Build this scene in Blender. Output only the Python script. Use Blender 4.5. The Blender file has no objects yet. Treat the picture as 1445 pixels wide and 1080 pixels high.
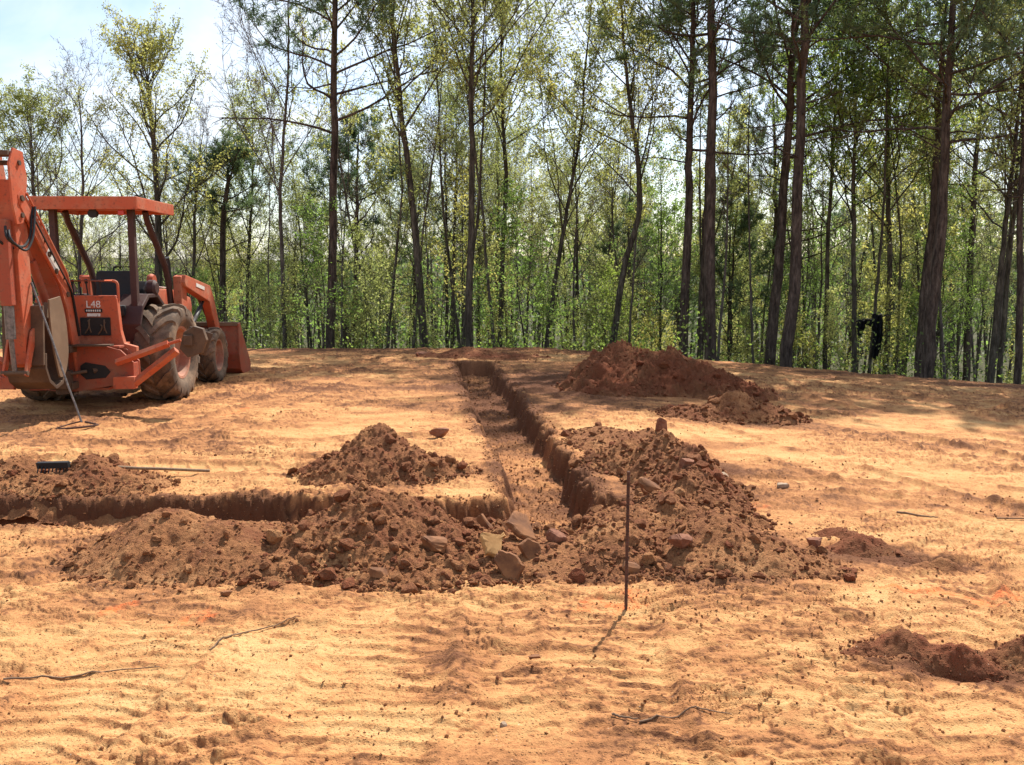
import bpy, math, random
import numpy as np
random.seed(7)
R = math.radians
scene = bpy.context.scene
COL = scene.collection
F = 1251.0            # focal length in photo pixels (1445 wide)
HORIZON = 388.0
PITCH = math.atan((540.0 - HORIZON) / F)
CAMH = 1.6

# ------------------------------------------------------------------ noise
def hsh(ix, iy, seed):
    ix = ix.astype(np.int64); iy = iy.astype(np.int64)
    h = (ix * 374761393 + iy * 668265263 + seed * 974634777) & 0xffffffff
    h = ((h ^ (h >> 13)) * 1274126177) & 0xffffffff
    h = ((h ^ (h >> 16)) * 2246822519) & 0xffffffff
    h = h ^ (h >> 15)
    return (h & 0xffffff) / float(0x1000000)

def vn(x, y, seed=0):
    ix = np.floor(x); iy = np.floor(y)
    fx = x - ix; fy = y - iy
    u = fx * fx * (3 - 2 * fx); v = fy * fy * (3 - 2 * fy)
    a = hsh(ix, iy, seed); b = hsh(ix + 1, iy, seed)
    c = hsh(ix, iy + 1, seed); d = hsh(ix + 1, iy + 1, seed)
    return (a + (b - a) * u) * (1 - v) + (c + (d - c) * u) * v      # 0..1

def fbm(x, y, seed=0, oct=4, gain=0.5):
    s = 0; a = 1.0; t = 0
    for o in range(oct):
        c, sn = math.cos(o * 1.3), math.sin(o * 1.3)
        s = s + a * (vn(x * c - y * sn, x * sn + y * c, seed + o * 17) * 2 - 1); t += a
        x = x * 2.03; y = y * 2.03; a *= gain
    return s / t                                                     # -1..1

def clodfield(x, y, cell, seed, fill=0.6):
    """rounded lumps, one per grid cell, height 0..1"""
    gx = x / cell; gy = y / cell
    ix = np.floor(gx); iy = np.floor(gy)
    out = np.zeros_like(gx)
    for dx in (-1, 0, 1):
        for dy in (-1, 0, 1):
            jx = ix + dx; jy = iy + dy
            px = jx + hsh(jx, jy, seed); py = jy + hsh(jx, jy, seed + 5)
            rr = 0.2 + 0.5 * hsh(jx, jy, seed + 9) ** 2
            on = hsh(jx, jy, seed + 13) < fill
            q = 1 - ((gx - px) ** 2 + (gy - py) ** 2) / (rr * rr)
            out = np.maximum(out, np.where(on & (q > 0), np.sqrt(np.clip(q, 0, 1)) * rr * 1.4, 0))
    return out

def sstep(a, b, x):
    t = np.clip((x - a) / (b - a), 0, 1)
    return t * t * (3 - 2 * t)

# ------------------------------------------------------------------ mesh helpers
def mesh_np(name, verts, faces, mat=None, smooth=False, attrs=None):
    """verts (N,3); faces (M,k) array all the same size, or a list of such arrays"""
    me = bpy.data.meshes.new(name)
    verts = np.ascontiguousarray(verts, dtype=np.float32)
    fl = [f for f in (faces if isinstance(faces, list) else [faces]) if len(f)]
    me.vertices.add(len(verts)); me.vertices.foreach_set('co', verts.ravel())
    nl = sum(f.size for f in fl); nf = sum(len(f) for f in fl)
    me.loops.add(nl); me.polygons.add(nf)
    me.loops.foreach_set('vertex_index', np.concatenate([f.ravel() for f in fl]).astype(np.int32))
    tot = np.concatenate([np.full(len(f), f.shape[1], np.int32) for f in fl])
    st = np.concatenate([[0], np.cumsum(tot)[:-1]]).astype(np.int32)
    me.polygons.foreach_set('loop_start', st)
    try: me.polygons.foreach_set('loop_total', tot)
    except Exception: pass
    me.polygons.foreach_set('use_smooth', np.full(nf, smooth))
    me.update(calc_edges=True)
    if attrs:
        for k, v in attrs.items():
            at = me.attributes.new(k, 'FLOAT', 'POINT'); at.data.foreach_set('value', v.astype(np.float32))
    if mat: me.materials.append(mat)
    return me

def link(name, me, parent=None, loc=None):
    o = bpy.data.objects.new(name, me); COL.objects.link(o)
    if parent: o.parent = parent
    if loc is not None: o.location = loc
    return o

def tag(o, label=None, cat=None, group=None, kind=None):
    if label: o['label'] = label
    if cat: o['category'] = cat
    if group: o['group'] = group
    if kind: o['kind'] = kind
    return o

def grid_faces(nr, nc):
    i = np.arange(nr * nc).reshape(nr, nc)
    return np.stack([i[:-1, :-1], i[:-1, 1:], i[1:, 1:], i[1:, :-1]], -1).reshape(-1, 4)

# ------------------------------------------------------------------ materials
def nm(name):
    m = bpy.data.materials.new(name); m.use_nodes = True
    nt = m.node_tree; nt.nodes.clear()
    out = nt.nodes.new('ShaderNodeOutputMaterial')
    p = nt.nodes.new('ShaderNodeBsdfPrincipled')
    nt.links.new(p.outputs[0], out.inputs[0])
    return m, nt, p, out

def N(nt, t, **kw):
    n = nt.nodes.new(t)
    for k, v in kw.items():
        if k.startswith('i_'):
            key = k[2:]
            n.inputs[int(key) if key.isdigit() else key].default_value = v
        else: setattr(n, k, v)
    return n

def ramp(nt, fac, stops):
    r = nt.nodes.new('ShaderNodeValToRGB')
    els = r.color_ramp.elements
    while len(els) > len(stops): els.remove(els[-1])
    while len(els) < len(stops): els.new(0.5)
    for e, (p, c) in zip(els, stops):
        e.position = p; e.color = (c[0], c[1], c[2], 1) if not isinstance(c, float) else (c, c, c, 1)
    nt.links.new(fac, r.inputs[0]); return r.outputs[0]

def mixc(nt, fac, a, b, mode='MIX'):
    m = nt.nodes.new('ShaderNodeMix'); m.data_type = 'RGBA'; m.blend_type = mode
    for sock, val in ((m.inputs[0], fac), (m.inputs[6], a), (m.inputs[7], b)):
        if isinstance(val, (float, int)): sock.default_value = val
        elif isinstance(val, tuple): sock.default_value = (val[0], val[1], val[2], 1)
        else: nt.links.new(val, sock)
    return m.outputs[2]

def noise(nt, scale, detail=4, rough=0.6, vec=None, dist=0.0):
    n = N(nt, 'ShaderNodeTexNoise'); n.inputs['Scale'].default_value = scale
    n.inputs['Detail'].default_value = detail; n.inputs['Roughness'].default_value = rough
    n.inputs['Distortion'].default_value = dist
    if vec is not None: nt.links.new(vec, n.inputs['Vector'])
    return n.outputs['Fac']

def objvec(nt, scale=None):
    tc = N(nt, 'ShaderNodeTexCoord'); v = tc.outputs['Object']
    if scale:
        m = N(nt, 'ShaderNodeMapping'); m.inputs['Scale'].default_value = scale
        nt.links.new(v, m.inputs['Vector']); v = m.outputs[0]
    return v

def geo_pos(nt):
    return N(nt, 'ShaderNodeNewGeometry').outputs['Position']

def bump(nt, p, h, strength=0.5, dist=0.01):
    b = N(nt, 'ShaderNodeBump'); b.inputs['Strength'].default_value = strength
    b.inputs['Distance'].default_value = dist
    nt.links.new(h, b.inputs['Height']); nt.links.new(b.outputs[0], p.inputs['Normal'])

def make_soil(name, kind):
    m, nt, p, out = nm(name)
    pos = geo_pos(nt)
    at = N(nt, 'ShaderNodeAttribute', attribute_name='tone')
    n1 = noise(nt, 7, 6, 0.65, pos); n2 = noise(nt, 45, 5, 0.7, pos); n3 = noise(nt, 190, 3, 0.6, pos)
    def mth(op, a, b):
        k = N(nt, 'ShaderNodeMath', operation=op)
        for i, q in enumerate((a, b)):
            if isinstance(q, (int, float)): k.inputs[i].default_value = q
            else: nt.links.new(q, k.inputs[i])
        return k.outputs[0]
    t = mth('ADD', at.outputs['Fac'], mth('MULTIPLY', mth('SUBTRACT', n1, 0.5), 0.55))
    t = mth('ADD', t, mth('MULTIPLY', mth('SUBTRACT', n2, 0.5), 0.85 if kind == 'pile' else 0.55))
    if kind == 'ground':
        col = ramp(nt, t, [(0.0, (0.60, 0.352, 0.148)), (0.28, (0.53, 0.272, 0.106)), (0.52, (0.40, 0.175, 0.068)),
                           (0.8, (0.20, 0.086, 0.038)), (1.0, (0.14, 0.056, 0.026))])
    else:
        col = ramp(nt, t, [(0.0, (0.46, 0.23, 0.098)), (0.35, (0.34, 0.148, 0.060)), (0.65, (0.22, 0.086, 0.038)),
                           (1.0, (0.22, 0.068, 0.030))])
    col = mixc(nt, 0.55, col, ramp(nt, n3, [(0.30, 0.42 if kind == 'pile' else .62), (0.48, 1.0), (0.75, 1.3 if kind == 'pile' else 1.15)]), 'MULTIPLY')
    vc = N(nt, 'ShaderNodeTexVoronoi'); vc.inputs['Scale'].default_value = 85; nt.links.new(pos, vc.inputs['Vector'])
    cr = ramp(nt, vc.outputs['Distance'], [(0.18, 1.0), (0.42, 0.0)])
    pk = N(nt, 'ShaderNodeSeparateColor'); nt.links.new(vc.outputs['Color'], pk.inputs[0])
    crumb = mth('MULTIPLY', cr, ramp(nt, mth('ADD', pk.outputs[1], mth('MULTIPLY', n1, 0.7)), [(0.95, 0.0), (1.05, 1.0)]))
    col = mixc(nt, mth('MULTIPLY', crumb, 0.42), col, (0.24, 0.105, 0.045))
    # sparse pale grit
    v = N(nt, 'ShaderNodeTexVoronoi'); v.inputs['Scale'].default_value = 38
    nt.links.new(pos, v.inputs['Vector'])
    grit = ramp(nt, v.outputs['Distance'], [(0.07, 1.0), (0.12, 0.0)])
    pick = N(nt, 'ShaderNodeSeparateColor'); nt.links.new(v.outputs['Color'], pick.inputs[0])
    sel = ramp(nt, pick.outputs[0], [(0.86, 0.0), (0.9, 1.0)])
    g = mixc(nt, 1.0, grit, sel, 'MULTIPLY')
    col = mixc(nt, g, col, (0.5, 0.36, 0.25))
    if kind == 'ground':
        pa = N(nt, 'ShaderNodeAttribute', attribute_name='paint')
        pf = mth('MULTIPLY', pa.outputs['Fac'], ramp(nt, n2, [(0.32, 0.0), (0.56, 1.0)]))
        col = mixc(nt, pf, col, (0.86, 0.19, 0.055))
        fo = N(nt, 'ShaderNodeAttribute', attribute_name='litter')
        lit = ramp(nt, noise(nt, 22, 5, 0.75, pos), [(0.3, (0.04, 0.045, 0.018)), (0.5, (0.075, 0.065, 0.03)), (0.7, (0.06, 0.085, 0.025))])
        col = mixc(nt, fo.outputs['Fac'], col, lit)
    nt.links.new(col, p.inputs['Base Color'])
    p.inputs['Roughness'].default_value = 0.95
    p.inputs['Specular IOR Level'].default_value = 0.15
    h = mth('ADD', mth('ADD', mth('MULTIPLY', n2, 1.0), mth('MULTIPLY', n3, 0.45)), mth('MULTIPLY', crumb, 0.5))
    bump(nt, p, h, 0.85, 0.013 if kind == 'ground' else 0.026)
    return m

M_ground = make_soil('sandy clay', 'ground')
M_dirt = make_soil('dug clay', 'pile')

def simple(name, c1, c2, scale=30, rough=0.8, bmp=0.3, dist=0.004, spec=0.3, metal=0.0, vec_scale=None, lo=0.35, hi=0.65, detail=5):
    m, nt, p, out = nm(name)
    v = objvec(nt, vec_scale)
    f = noise(nt, scale, detail, 0.65, v)
    nt.links.new(ramp(nt, f, [(lo, c1), (hi, c2)]), p.inputs['Base Color'])
    p.inputs['Roughness'].default_value = rough; p.inputs['Specular IOR Level'].default_value = spec
    p.inputs['Metallic'].default_value = metal
    if bmp: bump(nt, p, f, bmp, dist)
    return m

def bark(name, c1, c2, c3):
    m, nt, p, out = nm(name)
    v = objvec(nt, (1, 1, 0.22))
    f = noise(nt, 14, 6, 0.75, v); g = noise(nt, 1.3, 3, 0.6, objvec(nt))
    c = ramp(nt, f, [(0.36, c1), (0.52, c2), (0.66, c3)])
    c = mixc(nt, 0.6, c, ramp(nt, g, [(0.3, 0.6), (0.6, 1.15)]), 'MULTIPLY')
    nt.links.new(c, p.inputs['Base Color']); p.inputs['Roughness'].default_value = 0.95
    p.inputs['Specular IOR Level'].default_value = 0.1
    bump(nt, p, f, 0.9, 0.03)
    return m
M_pinebark = bark('pine bark', (0.03, 0.022, 0.018), (0.085, 0.062, 0.049), (0.16, 0.12, 0.095))
M_bark = bark('grey bark', (0.028, 0.024, 0.018), (0.085, 0.07, 0.053), (0.16, 0.137, 0.105))
M_palebark = bark('pale twig bark', (0.06, 0.047, 0.040), (0.12, 0.096, 0.084), (0.19, 0.16, 0.14))

def leafmat(name, c1, c2, tr, k=0.5):
    m, nt, p, out = nm(name)
    f = noise(nt, 0.9, 3, 0.6, geo_pos(nt)); f2 = noise(nt, 9, 2, 0.5, geo_pos(nt))
    oi = N(nt, 'ShaderNodeObjectInfo')
    c = ramp(nt, f, [(0.36, c1), (0.64, c2)])
    c = mixc(nt, 0.6, c, ramp(nt, f2, [(0.3, 0.6), (0.7, 1.4)]), 'MULTIPLY')
    c = mixc(nt, 0.8, c, ramp(nt, oi.outputs['Random'], [(0, (0.78, 0.85, 0.95)), (0.5, (1, 1, 1)), (1, (1.22, 1.08, 0.85))]), 'MULTIPLY')
    nt.links.new(c, p.inputs['Base Color'])
    p.inputs['Roughness'].default_value = 0.55; p.inputs['Specular IOR Level'].default_value = 0.35
    t = N(nt, 'ShaderNodeBsdfTranslucent')
    tc = mixc(nt, 1.0, c, tr, 'MULTIPLY'); nt.links.new(tc, t.inputs[0])
    mx = N(nt, 'ShaderNodeMixShader'); mx.inputs[0].default_value = k
    nt.links.new(p.outputs[0], mx.inputs[1]); nt.links.new(t.outputs[0], mx.inputs[2])
    nt.links.new(mx.outputs[0], out.inputs[0])
    return m
M_young = leafmat('young leaves', (0.22, 0.24, 0.075), (0.38, 0.37, 0.15), (1.45, 1.5, 1.2), 0.6)
M_green = leafmat('green leaves', (0.12, 0.17, 0.045), (0.22, 0.28, 0.085), (1.6, 1.75, 1.15), 0.6)
M_pine = leafmat('pine needles', (0.075, 0.11, 0.06), (0.14, 0.18, 0.10), (1.4, 1.5, 1.0), 0.45)
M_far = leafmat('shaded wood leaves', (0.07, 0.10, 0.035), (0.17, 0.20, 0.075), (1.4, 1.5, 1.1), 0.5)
M_bud = leafmat('reddish buds', (0.16, 0.12, 0.08), (0.25, 0.21, 0.13), (1.2, 1.1, 1.0), 0.4)
# ------------------------------------------------------------------ terrain
def pad_edge(x):
    return 19.4 - 0.5 * np.clip(x - 0.5, 0, 14) + 0.22 * fbm(x * 0.6, x * 0 + 3.3, 41, 3)

def base_z(x, y):
    s = np.clip(x - 1.0, 0, 16)
    z = -0.037 * s * sstep(0, 6, y + 2)
    e = y - pad_edge(x)
    ep = np.clip(e, 0, None)
    z = z - 3.4 * (1 - np.exp(-ep / 9.0)) - 0.02 * np.clip(ep - 30, 0, 80)
    z = z + 0.35 * fbm(x / 7, y / 7, 51, 3) * sstep(2, 10, ep)
    r = np.hypot(x, y)
    z = z + (0.055 * np.clip(r - 150, 0, 260)) * sstep(20, 80, np.abs(r)) * (1 + 0.35 * fbm(x / 90, y / 90, 61, 3))
    z = z + 0.022 * fbm(x / 1.6, y / 1.6, 11, 3) * sstep(30, 20, r)
    return z

TRK = [  # wheel tracks: (x0,y0,x1,y1, half width, lug pitch)
    (-1.9, 1.2, -1.55, 4.3, 0.26, 0.10), (-0.75, 1.0, -0.45, 4.3, 0.27, 0.11), (0.25, 1.0, 0.55, 4.2, 0.25, 0.10),
    (1.3, 1.2, 2.4, 4.8, 0.22, 0.16),
    (2.3, 13.6, 6.1, 4.6, 0.26, 0.19), (3.5, 13.2, 7.0, 5.5, 0.26, 0.19), (1.9, 9.6, 4.3, 4.2, 0.26, 0.19),
    (4.6, 14.8, 9.5, 6.6, 0.26, 0.19), (1.2, 13.5, 9.5, 11.7, 0.25, 0.19), (1.5, 6.9, 8.0, 6.0, 0.22, 0.18),
    (-4.4, 9.0, -1.4, 17.5, 0.24, 0.18), (-3.4, 8.0, -2.2, 18.0, 0.24, 0.18), (-3.0, 12.6, -0.9, 12.2, 0.22, 0.18),
    (-4.5, 8.1, -0.6, 8.5, 0.22, 0.18), (-5.2, 14.8, -1.0, 14.0, 0.22, 0.18), (-6.5, 7.4, -1.2, 7.1, 0.2, 0.17),
]

def trench_x(y):
    return 0.27 - (y - 6.6) * 0.103 + 0.012 * np.sin(y * 1.7)

def carve(x, y):
    wob = 0.045 * fbm(x / 0.22, y / 0.22, 71, 3) + 0.035 * fbm(x / 0.7, y / 0.7, 72, 2)
    fine = 0.045 * fbm(x / 0.085, y / 0.085, 73, 3) + 0.02 * clodfield(x, y, .07, 79, .6)
    wob = wob + fine
    d1 = 0.35 + 1.1 * wob - np.abs(x - trench_x(y))
    d1 = np.minimum(d1, np.minimum(y - 5.6, 16.1 - y))
    d2 = 0.36 + wob - np.abs(y - 5.87 - 0.03 * np.sin(x * 2.2))
    d2 = np.minimum(d2, 1.0 + wob - x)
    d2 = np.minimum(d2, x + 7.5)
    return np.maximum(d1, d2)          # >0 inside

def spray(x, y, cx, cy, ang, L, W, seed):
    c, s = math.cos(ang), math.sin(ang)
    u = ((x - cx) * c + (y - cy) * s) / L; v = (-(x - cx) * s + (y - cy) * c) / W
    return np.clip(1.15 - (u * u + v * v), 0, 1) * sstep(-0.25, 0.25, fbm(x / 0.07, y / 0.07, seed, 3))

def terrain(x, y):
    z = base_z(x, y)
    r = np.hypot(x, y)
    e = y - pad_edge(x)
    near = sstep(24, 17, r)
    tone = 0.20 + 0.34 * fbm(x / 1.5, y / 0.7, 21, 4) + 0.30 * fbm(x / 0.3, y / 0.16, 22, 3)
    # crusted, wind- and wheel-combed sand
    warp = 0.12 * fbm(x / 0.5, y / 0.5, 31, 2)
    a = 1 - np.abs(fbm(x / 0.34 + warp, (y + warp) / 0.105, 32, 3))
    b = 1 - np.abs(fbm(x / 0.11, y / 0.05, 33, 2))
    patch = sstep(-0.35, 0.35, fbm(x / 0.9, y / 0.9, 34, 3))
    micro = 0.017 * sstep(0.72, 1, a) * patch + 0.005 * sstep(0.7, 1, b)
    micro = micro + 0.012 * fbm(x / 0.28, y / 0.2, 35, 4)
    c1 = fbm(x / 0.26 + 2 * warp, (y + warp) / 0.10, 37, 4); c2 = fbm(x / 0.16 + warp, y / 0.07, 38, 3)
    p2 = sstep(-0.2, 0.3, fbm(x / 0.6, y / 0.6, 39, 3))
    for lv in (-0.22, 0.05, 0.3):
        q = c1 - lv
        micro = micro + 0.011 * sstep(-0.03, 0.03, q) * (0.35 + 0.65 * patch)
        tone = tone + 0.40 * np.exp(-((q + 0.02) / 0.032) ** 2) * (0.3 + 0.7 * patch)  # dark lines painted along creases to deepen the shadow of the small scarps
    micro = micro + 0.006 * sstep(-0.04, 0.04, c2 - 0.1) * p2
    tone = tone + 0.28 * np.exp(-((c2 - 0.08) / 0.045) ** 2) * p2  # finer creases, shadow lines painted in the same way
    rough = .8 * sstep(0.08, 0.5, fbm(x / 1.1, y / 0.7, 36, 3))
    micro = micro + rough * (0.018 * clodfield(x, y, 0.055, 81, 0.5) + 0.022 * clodfield(x, y, 0.11, 82, 0.25))
    tone = tone + 0.22 * rough + 0.16 * sstep(0.8, 1, a) * patch
    for k, (x0, y0, x1, y1, hw, pitch) in enumerate(TRK):
        dx, dy = x1 - x0, y1 - y0; L = math.hypot(dx, dy); dx /= L; dy /= L
        s = (x - x0) * dx + (y - y0) * dy
        t = -(x - x0) * dy + (y - y0) * dx + 0.10 * np.sin(s * 0.9 + k) + 0.03 * fbm(x / 0.4, y / 0.4, 90 + k, 2)
        m = sstep(hw + 0.04, hw - 0.03, np.abs(t)) * sstep(-0.2, 0.3, s) * sstep(L + 0.2, L - 0.3, s)
        fade = sstep(-0.45, 0.15, fbm(x / 0.7, y / 0.7, 130 + k, 3))
        ph = (s + np.abs(t) * (0.55 if pitch > .12 else .22) + 0.035 * fbm(x / 0.2, y / 0.2, 150 + k, 2) + .07 * fbm(x / .5, y / .5, 160 + k, 2)) / pitch
        lug = np.exp(-(((ph % 1) - 0.5) / 0.10) ** 2)
        micro = micro * (1 - .6 * m * fade) + m * fade * (0.015 * lug - 0.006)
        berm = np.exp(-((np.abs(t) - hw - 0.03) / 0.035) ** 2) * sstep(-0.2, 0.3, s) * sstep(L + 0.2, L - 0.3, s)
        micro = micro + (0.014 if k < 4 else 0.024) * berm * fade
        tone = tone + (0.10 if k < 4 else .26) * berm * fade + m * fade * (0.22 * lug - 0.02)
    d = carve(x, y)
    depth = 0.26 + 0.05 * fbm(x / 0.8, y / 0.8, 74, 3)
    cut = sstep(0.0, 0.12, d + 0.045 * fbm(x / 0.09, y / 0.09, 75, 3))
    inside = sstep(0.08, 0.16, d)
    lip = np.exp(-(np.clip(-d, 0, None) / 0.10) ** 2) * (d < 0)
    micro = micro * (1 - inside) + inside * (0.028 * clodfield(x, y, 0.07, 83, 0.55) + 0.02 * clodfield(x, y, 0.03, 84, 0.6) + 0.03 * fbm(x / 0.3, y / 0.3, 76, 3))
    micro = micro + lip * 0.022 * (0.4 + clodfield(x, y, 0.09, 85, 0.6))
    z = z + micro * near - depth * cut
    tone = tone + lip * 0.28 + np.clip(cut, 0, 1) * 0.30 + 0.52 * np.exp(-((d - 0.06) / 0.065) ** 2)  # browner cut soil, plus shade painted into the trench wall colour
    # gouges left by a bucket tooth
    for (cx, cy, rx, ry, dp) in ((2.42, 4.93, 0.17, 0.10, 0.09), (2.1, 5.15, 0.2, 0.08, 0.03), (1.86, 3.46, 0.12, 0.05, 0.05)):
        q = ((x - cx) / rx) ** 2 + ((y - cy) / ry) ** 2
        z = z - dp * np.exp(-q) ; tone = tone + 0.6 * np.exp(-q * 0.6)
    # brown zones
    tone = tone + 0.33 * sstep(-1.8, -0.2, e) + 0.38 * np.exp(-((x - 1.3) ** 2 / 1.4 + (y - 2.85 - .05 * np.sin(x * 4)) ** 2 / 0.03)) + 0.12 * np.exp(-((x + 0.25 - (3.5 - y) * .25) ** 2 / 0.02)) * sstep(4.0, 3.6, y)
    tone = tone + 0.30 * np.exp(-((x + 0.9) ** 2 / 1.6 + (y - 12.3) ** 2 / 3.0))
    tone = tone + 0.24 * np.exp(-((x + 5.0) ** 2 / 3 + (y - 9.6) ** 2 / 5.0))
    tone = tone + 0.55 * np.exp(-((x - 0.9) ** 2 / 0.6 + (y - 13.0) ** 2 / 6.0))
    tone = tone + 0.10 * sstep(7, 14, y)
    for (cx, cy, w, h) in ((-1.9, 4.9, .75, .6), (-0.7, 5.0, .8, .65), (0.7, 5.0, .8, .7), (1.3, 4.9, .65, .5), (-1.05, 7.1, .6, .45),
                           (1.15, 6.8, .6, 1.0), (1.5, 12.8, 1.8, 1.5), (2.7, 10.1, .8, .5), (-3.3, 6.3, .7, .5), (1.75, 3.55, .3, .2),
                           (2.1, 3.5, .3, .2), (2.2, 5.0, .35, .22), (1.5, 7.3, .9, .3)):
        q = ((x - cx) / w) ** 2 + ((y - cy) / h) ** 2
        tone = tone + 0.48 * np.exp(-q ** 1.3)
    paint = np.zeros_like(x)
    for i, (cx, cy, an, L, W) in enumerate(((-1.48, 3.98, 0.9, .16, .06), (-1.88, 4.07, 1.1, .12, .05), (0.44, 4.12, 0.1, .24, .09),
                                          (2.27, 4.35, -0.7, .24, .07), (2.05, 4.45, 0.1, .2, .05), (1.62, 6.1, 0.2, .22, .1), (0.62, 4.25, 0.6, .1, .06),
                                          (-1.35, 5.0, 0.2, .1, .04), (-3.2, 10.2, 1.4, .35, .07), (2.6, 4.4, 0.3, .2, .06))):
        paint = np.maximum(paint, spray(x, y, cx, cy, an, L, W, 200 + i))
    litter = sstep(0.0, 1.2, e + 0.5 * fbm(x / 0.8, y / 0.8, 301, 2))
    litter = np.maximum(litter, sstep(45, 60, r))
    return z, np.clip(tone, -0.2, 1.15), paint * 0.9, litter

def terr_z(x, y):
    x = np.atleast_1d(np.asarray(x, float)); y = np.atleast_1d(np.asarray(y, float))
    return terrain(x, y)[0]

def tz(x, y): return float(terr_z(x, y)[0])

# one sheet: rings round the place where the photographer stood, finest where the ground is near
def build_ground():
    fine = np.linspace(-38, 38, 1270)
    coarse = np.concatenate([np.arange(38.25, 62, .3), np.linspace(62, 298, 90), np.arange(298.3, 322, .3)])
    ang = np.radians(np.concatenate([fine, coarse, [322.0 - 0.0]]))
    ang = np.concatenate([np.radians(fine), np.radians(coarse[:-1]), ])
    rad = [0.02]
    r = 0.5
    while r < 2.2: rad.append(r); r *= 1.06
    while r < 21.5: rad.append(r); r *= 1.0030 if r < 5 else (1.0040 if r < 12 else 1.0055)
    while r < 60: rad.append(r); r *= 1.04
    while r < 900: rad.append(r); r *= 1.09
    rad = np.array(rad)
    A, Rr = np.meshgrid(np.append(ang, ang[0] + 2 * math.pi), rad)
    nr, nc = A.shape
    x = Rr * np.sin(A); y = Rr * np.cos(A)
    z, tone, paint, litter = terrain(x.ravel(), y.ravel())
    V = np.stack([x.ravel(), y.ravel(), z], 1)
    fc = grid_faces(nr, nc)[:, ::-1]
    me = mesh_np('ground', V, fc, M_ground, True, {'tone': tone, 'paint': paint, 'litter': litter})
    o = link('ground', me); tag(o, 'bare sandy orange clay building pad cut by two trenches', 'ground', kind='structure')
build_ground()

# ------------------------------------------------------------------ clods and stones
def ico(sub):
    import bmesh
    bm = bmesh.new(); bmesh.ops.create_icosphere(bm, subdivisions=sub, radius=1.0)
    V = np.array([v.co[:] for v in bm.verts]); Fc = np.array([[v.index for v in f.verts] for f in bm.faces]); bm.free()
    return V, Fc
rng = np.random.default_rng(5)
TPL = []
for k in range(16):
    V, Fc = ico(1 if k < 8 else 2)
    sq = np.array([1, rng.uniform(0.6, 1.0), rng.uniform(0.45, 0.85)])
    # chop with random planes for facets
    W = V.copy()
    for _ in range(7):
        n = rng.normal(size=3); n /= np.linalg.norm(n); dd = rng.uniform(0.45, 0.85)
        pr = W @ n; over = np.clip(pr - dd, 0, None); W = W - over[:, None] * n[None] * 0.95
    W = W * (1 + 0.10 * rng.normal(size=(len(W), 1))) * sq
    TPL.append((W, Fc))

OV = np.array([(1, 0, 0), (-1, 0, 0), (0, 1, 0), (0, -1, 0), (0, 0, 1), (0, 0, -1)], float)
OF = np.array([(0, 2, 4), (2, 1, 4), (1, 3, 4), (3, 0, 4), (2, 0, 5), (1, 2, 5), (3, 1, 5), (0, 3, 5)])
for k in range(8):
    TPL.append((OV * rng.uniform(.6, 1.25, (6, 1)) + rng.normal(size=(6, 3)) * .18, OF))
def rotm(n):
    q = rng.normal(size=(n, 4)); q /= np.linalg.norm(q, axis=1)[:, None]
    w, x, y, z = q.T
    return np.stack([np.stack([1 - 2 * (y * y + z * z), 2 * (x * y - z * w), 2 * (x * z + y * w)], -1),
                     np.stack([2 * (x * y + z * w), 1 - 2 * (x * x + z * z), 2 * (y * z - x * w)], -1),
                     np.stack([2 * (x * z - y * w), 2 * (y * z + x * w), 1 - 2 * (x * x + y * y)], -1)], 1)

def clods_mesh(name, P, S, tones, mat, big=False):
    """P (N,3) centres, S (N) radii"""
    vs, fs, ts = [], [], []; off = 0
    idx = rng.integers(0, 8, len(P)); idx = np.where(S > 0.028, idx + 8, idx); idx = np.where(S < 0.0085, idx + 16, idx)
    for k in range(24):
        sel = np.where(idx == k)[0]
        if not len(sel): continue
        W, Fc = TPL[k]
        Rm = rotm(len(sel))
        V = np.einsum('nij,vj->nvi', Rm, W) * S[sel][:, None, None]
        V[:, :, 2] *= 0.8
        V = V + P[sel][:, None, :]
        nv = len(W)
        vs.append(V.reshape(-1, 3))
        fs.append((Fc[None] + (np.arange(len(sel)) * nv)[:, None, None] + off).reshape(-1, 3))
        ts.append(np.repeat(tones[sel], nv)); off += len(sel) * nv
    return mesh_np(name, np.concatenate(vs), np.concatenate(fs), mat, False,
                   {'tone': np.concatenate(ts)})

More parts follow.
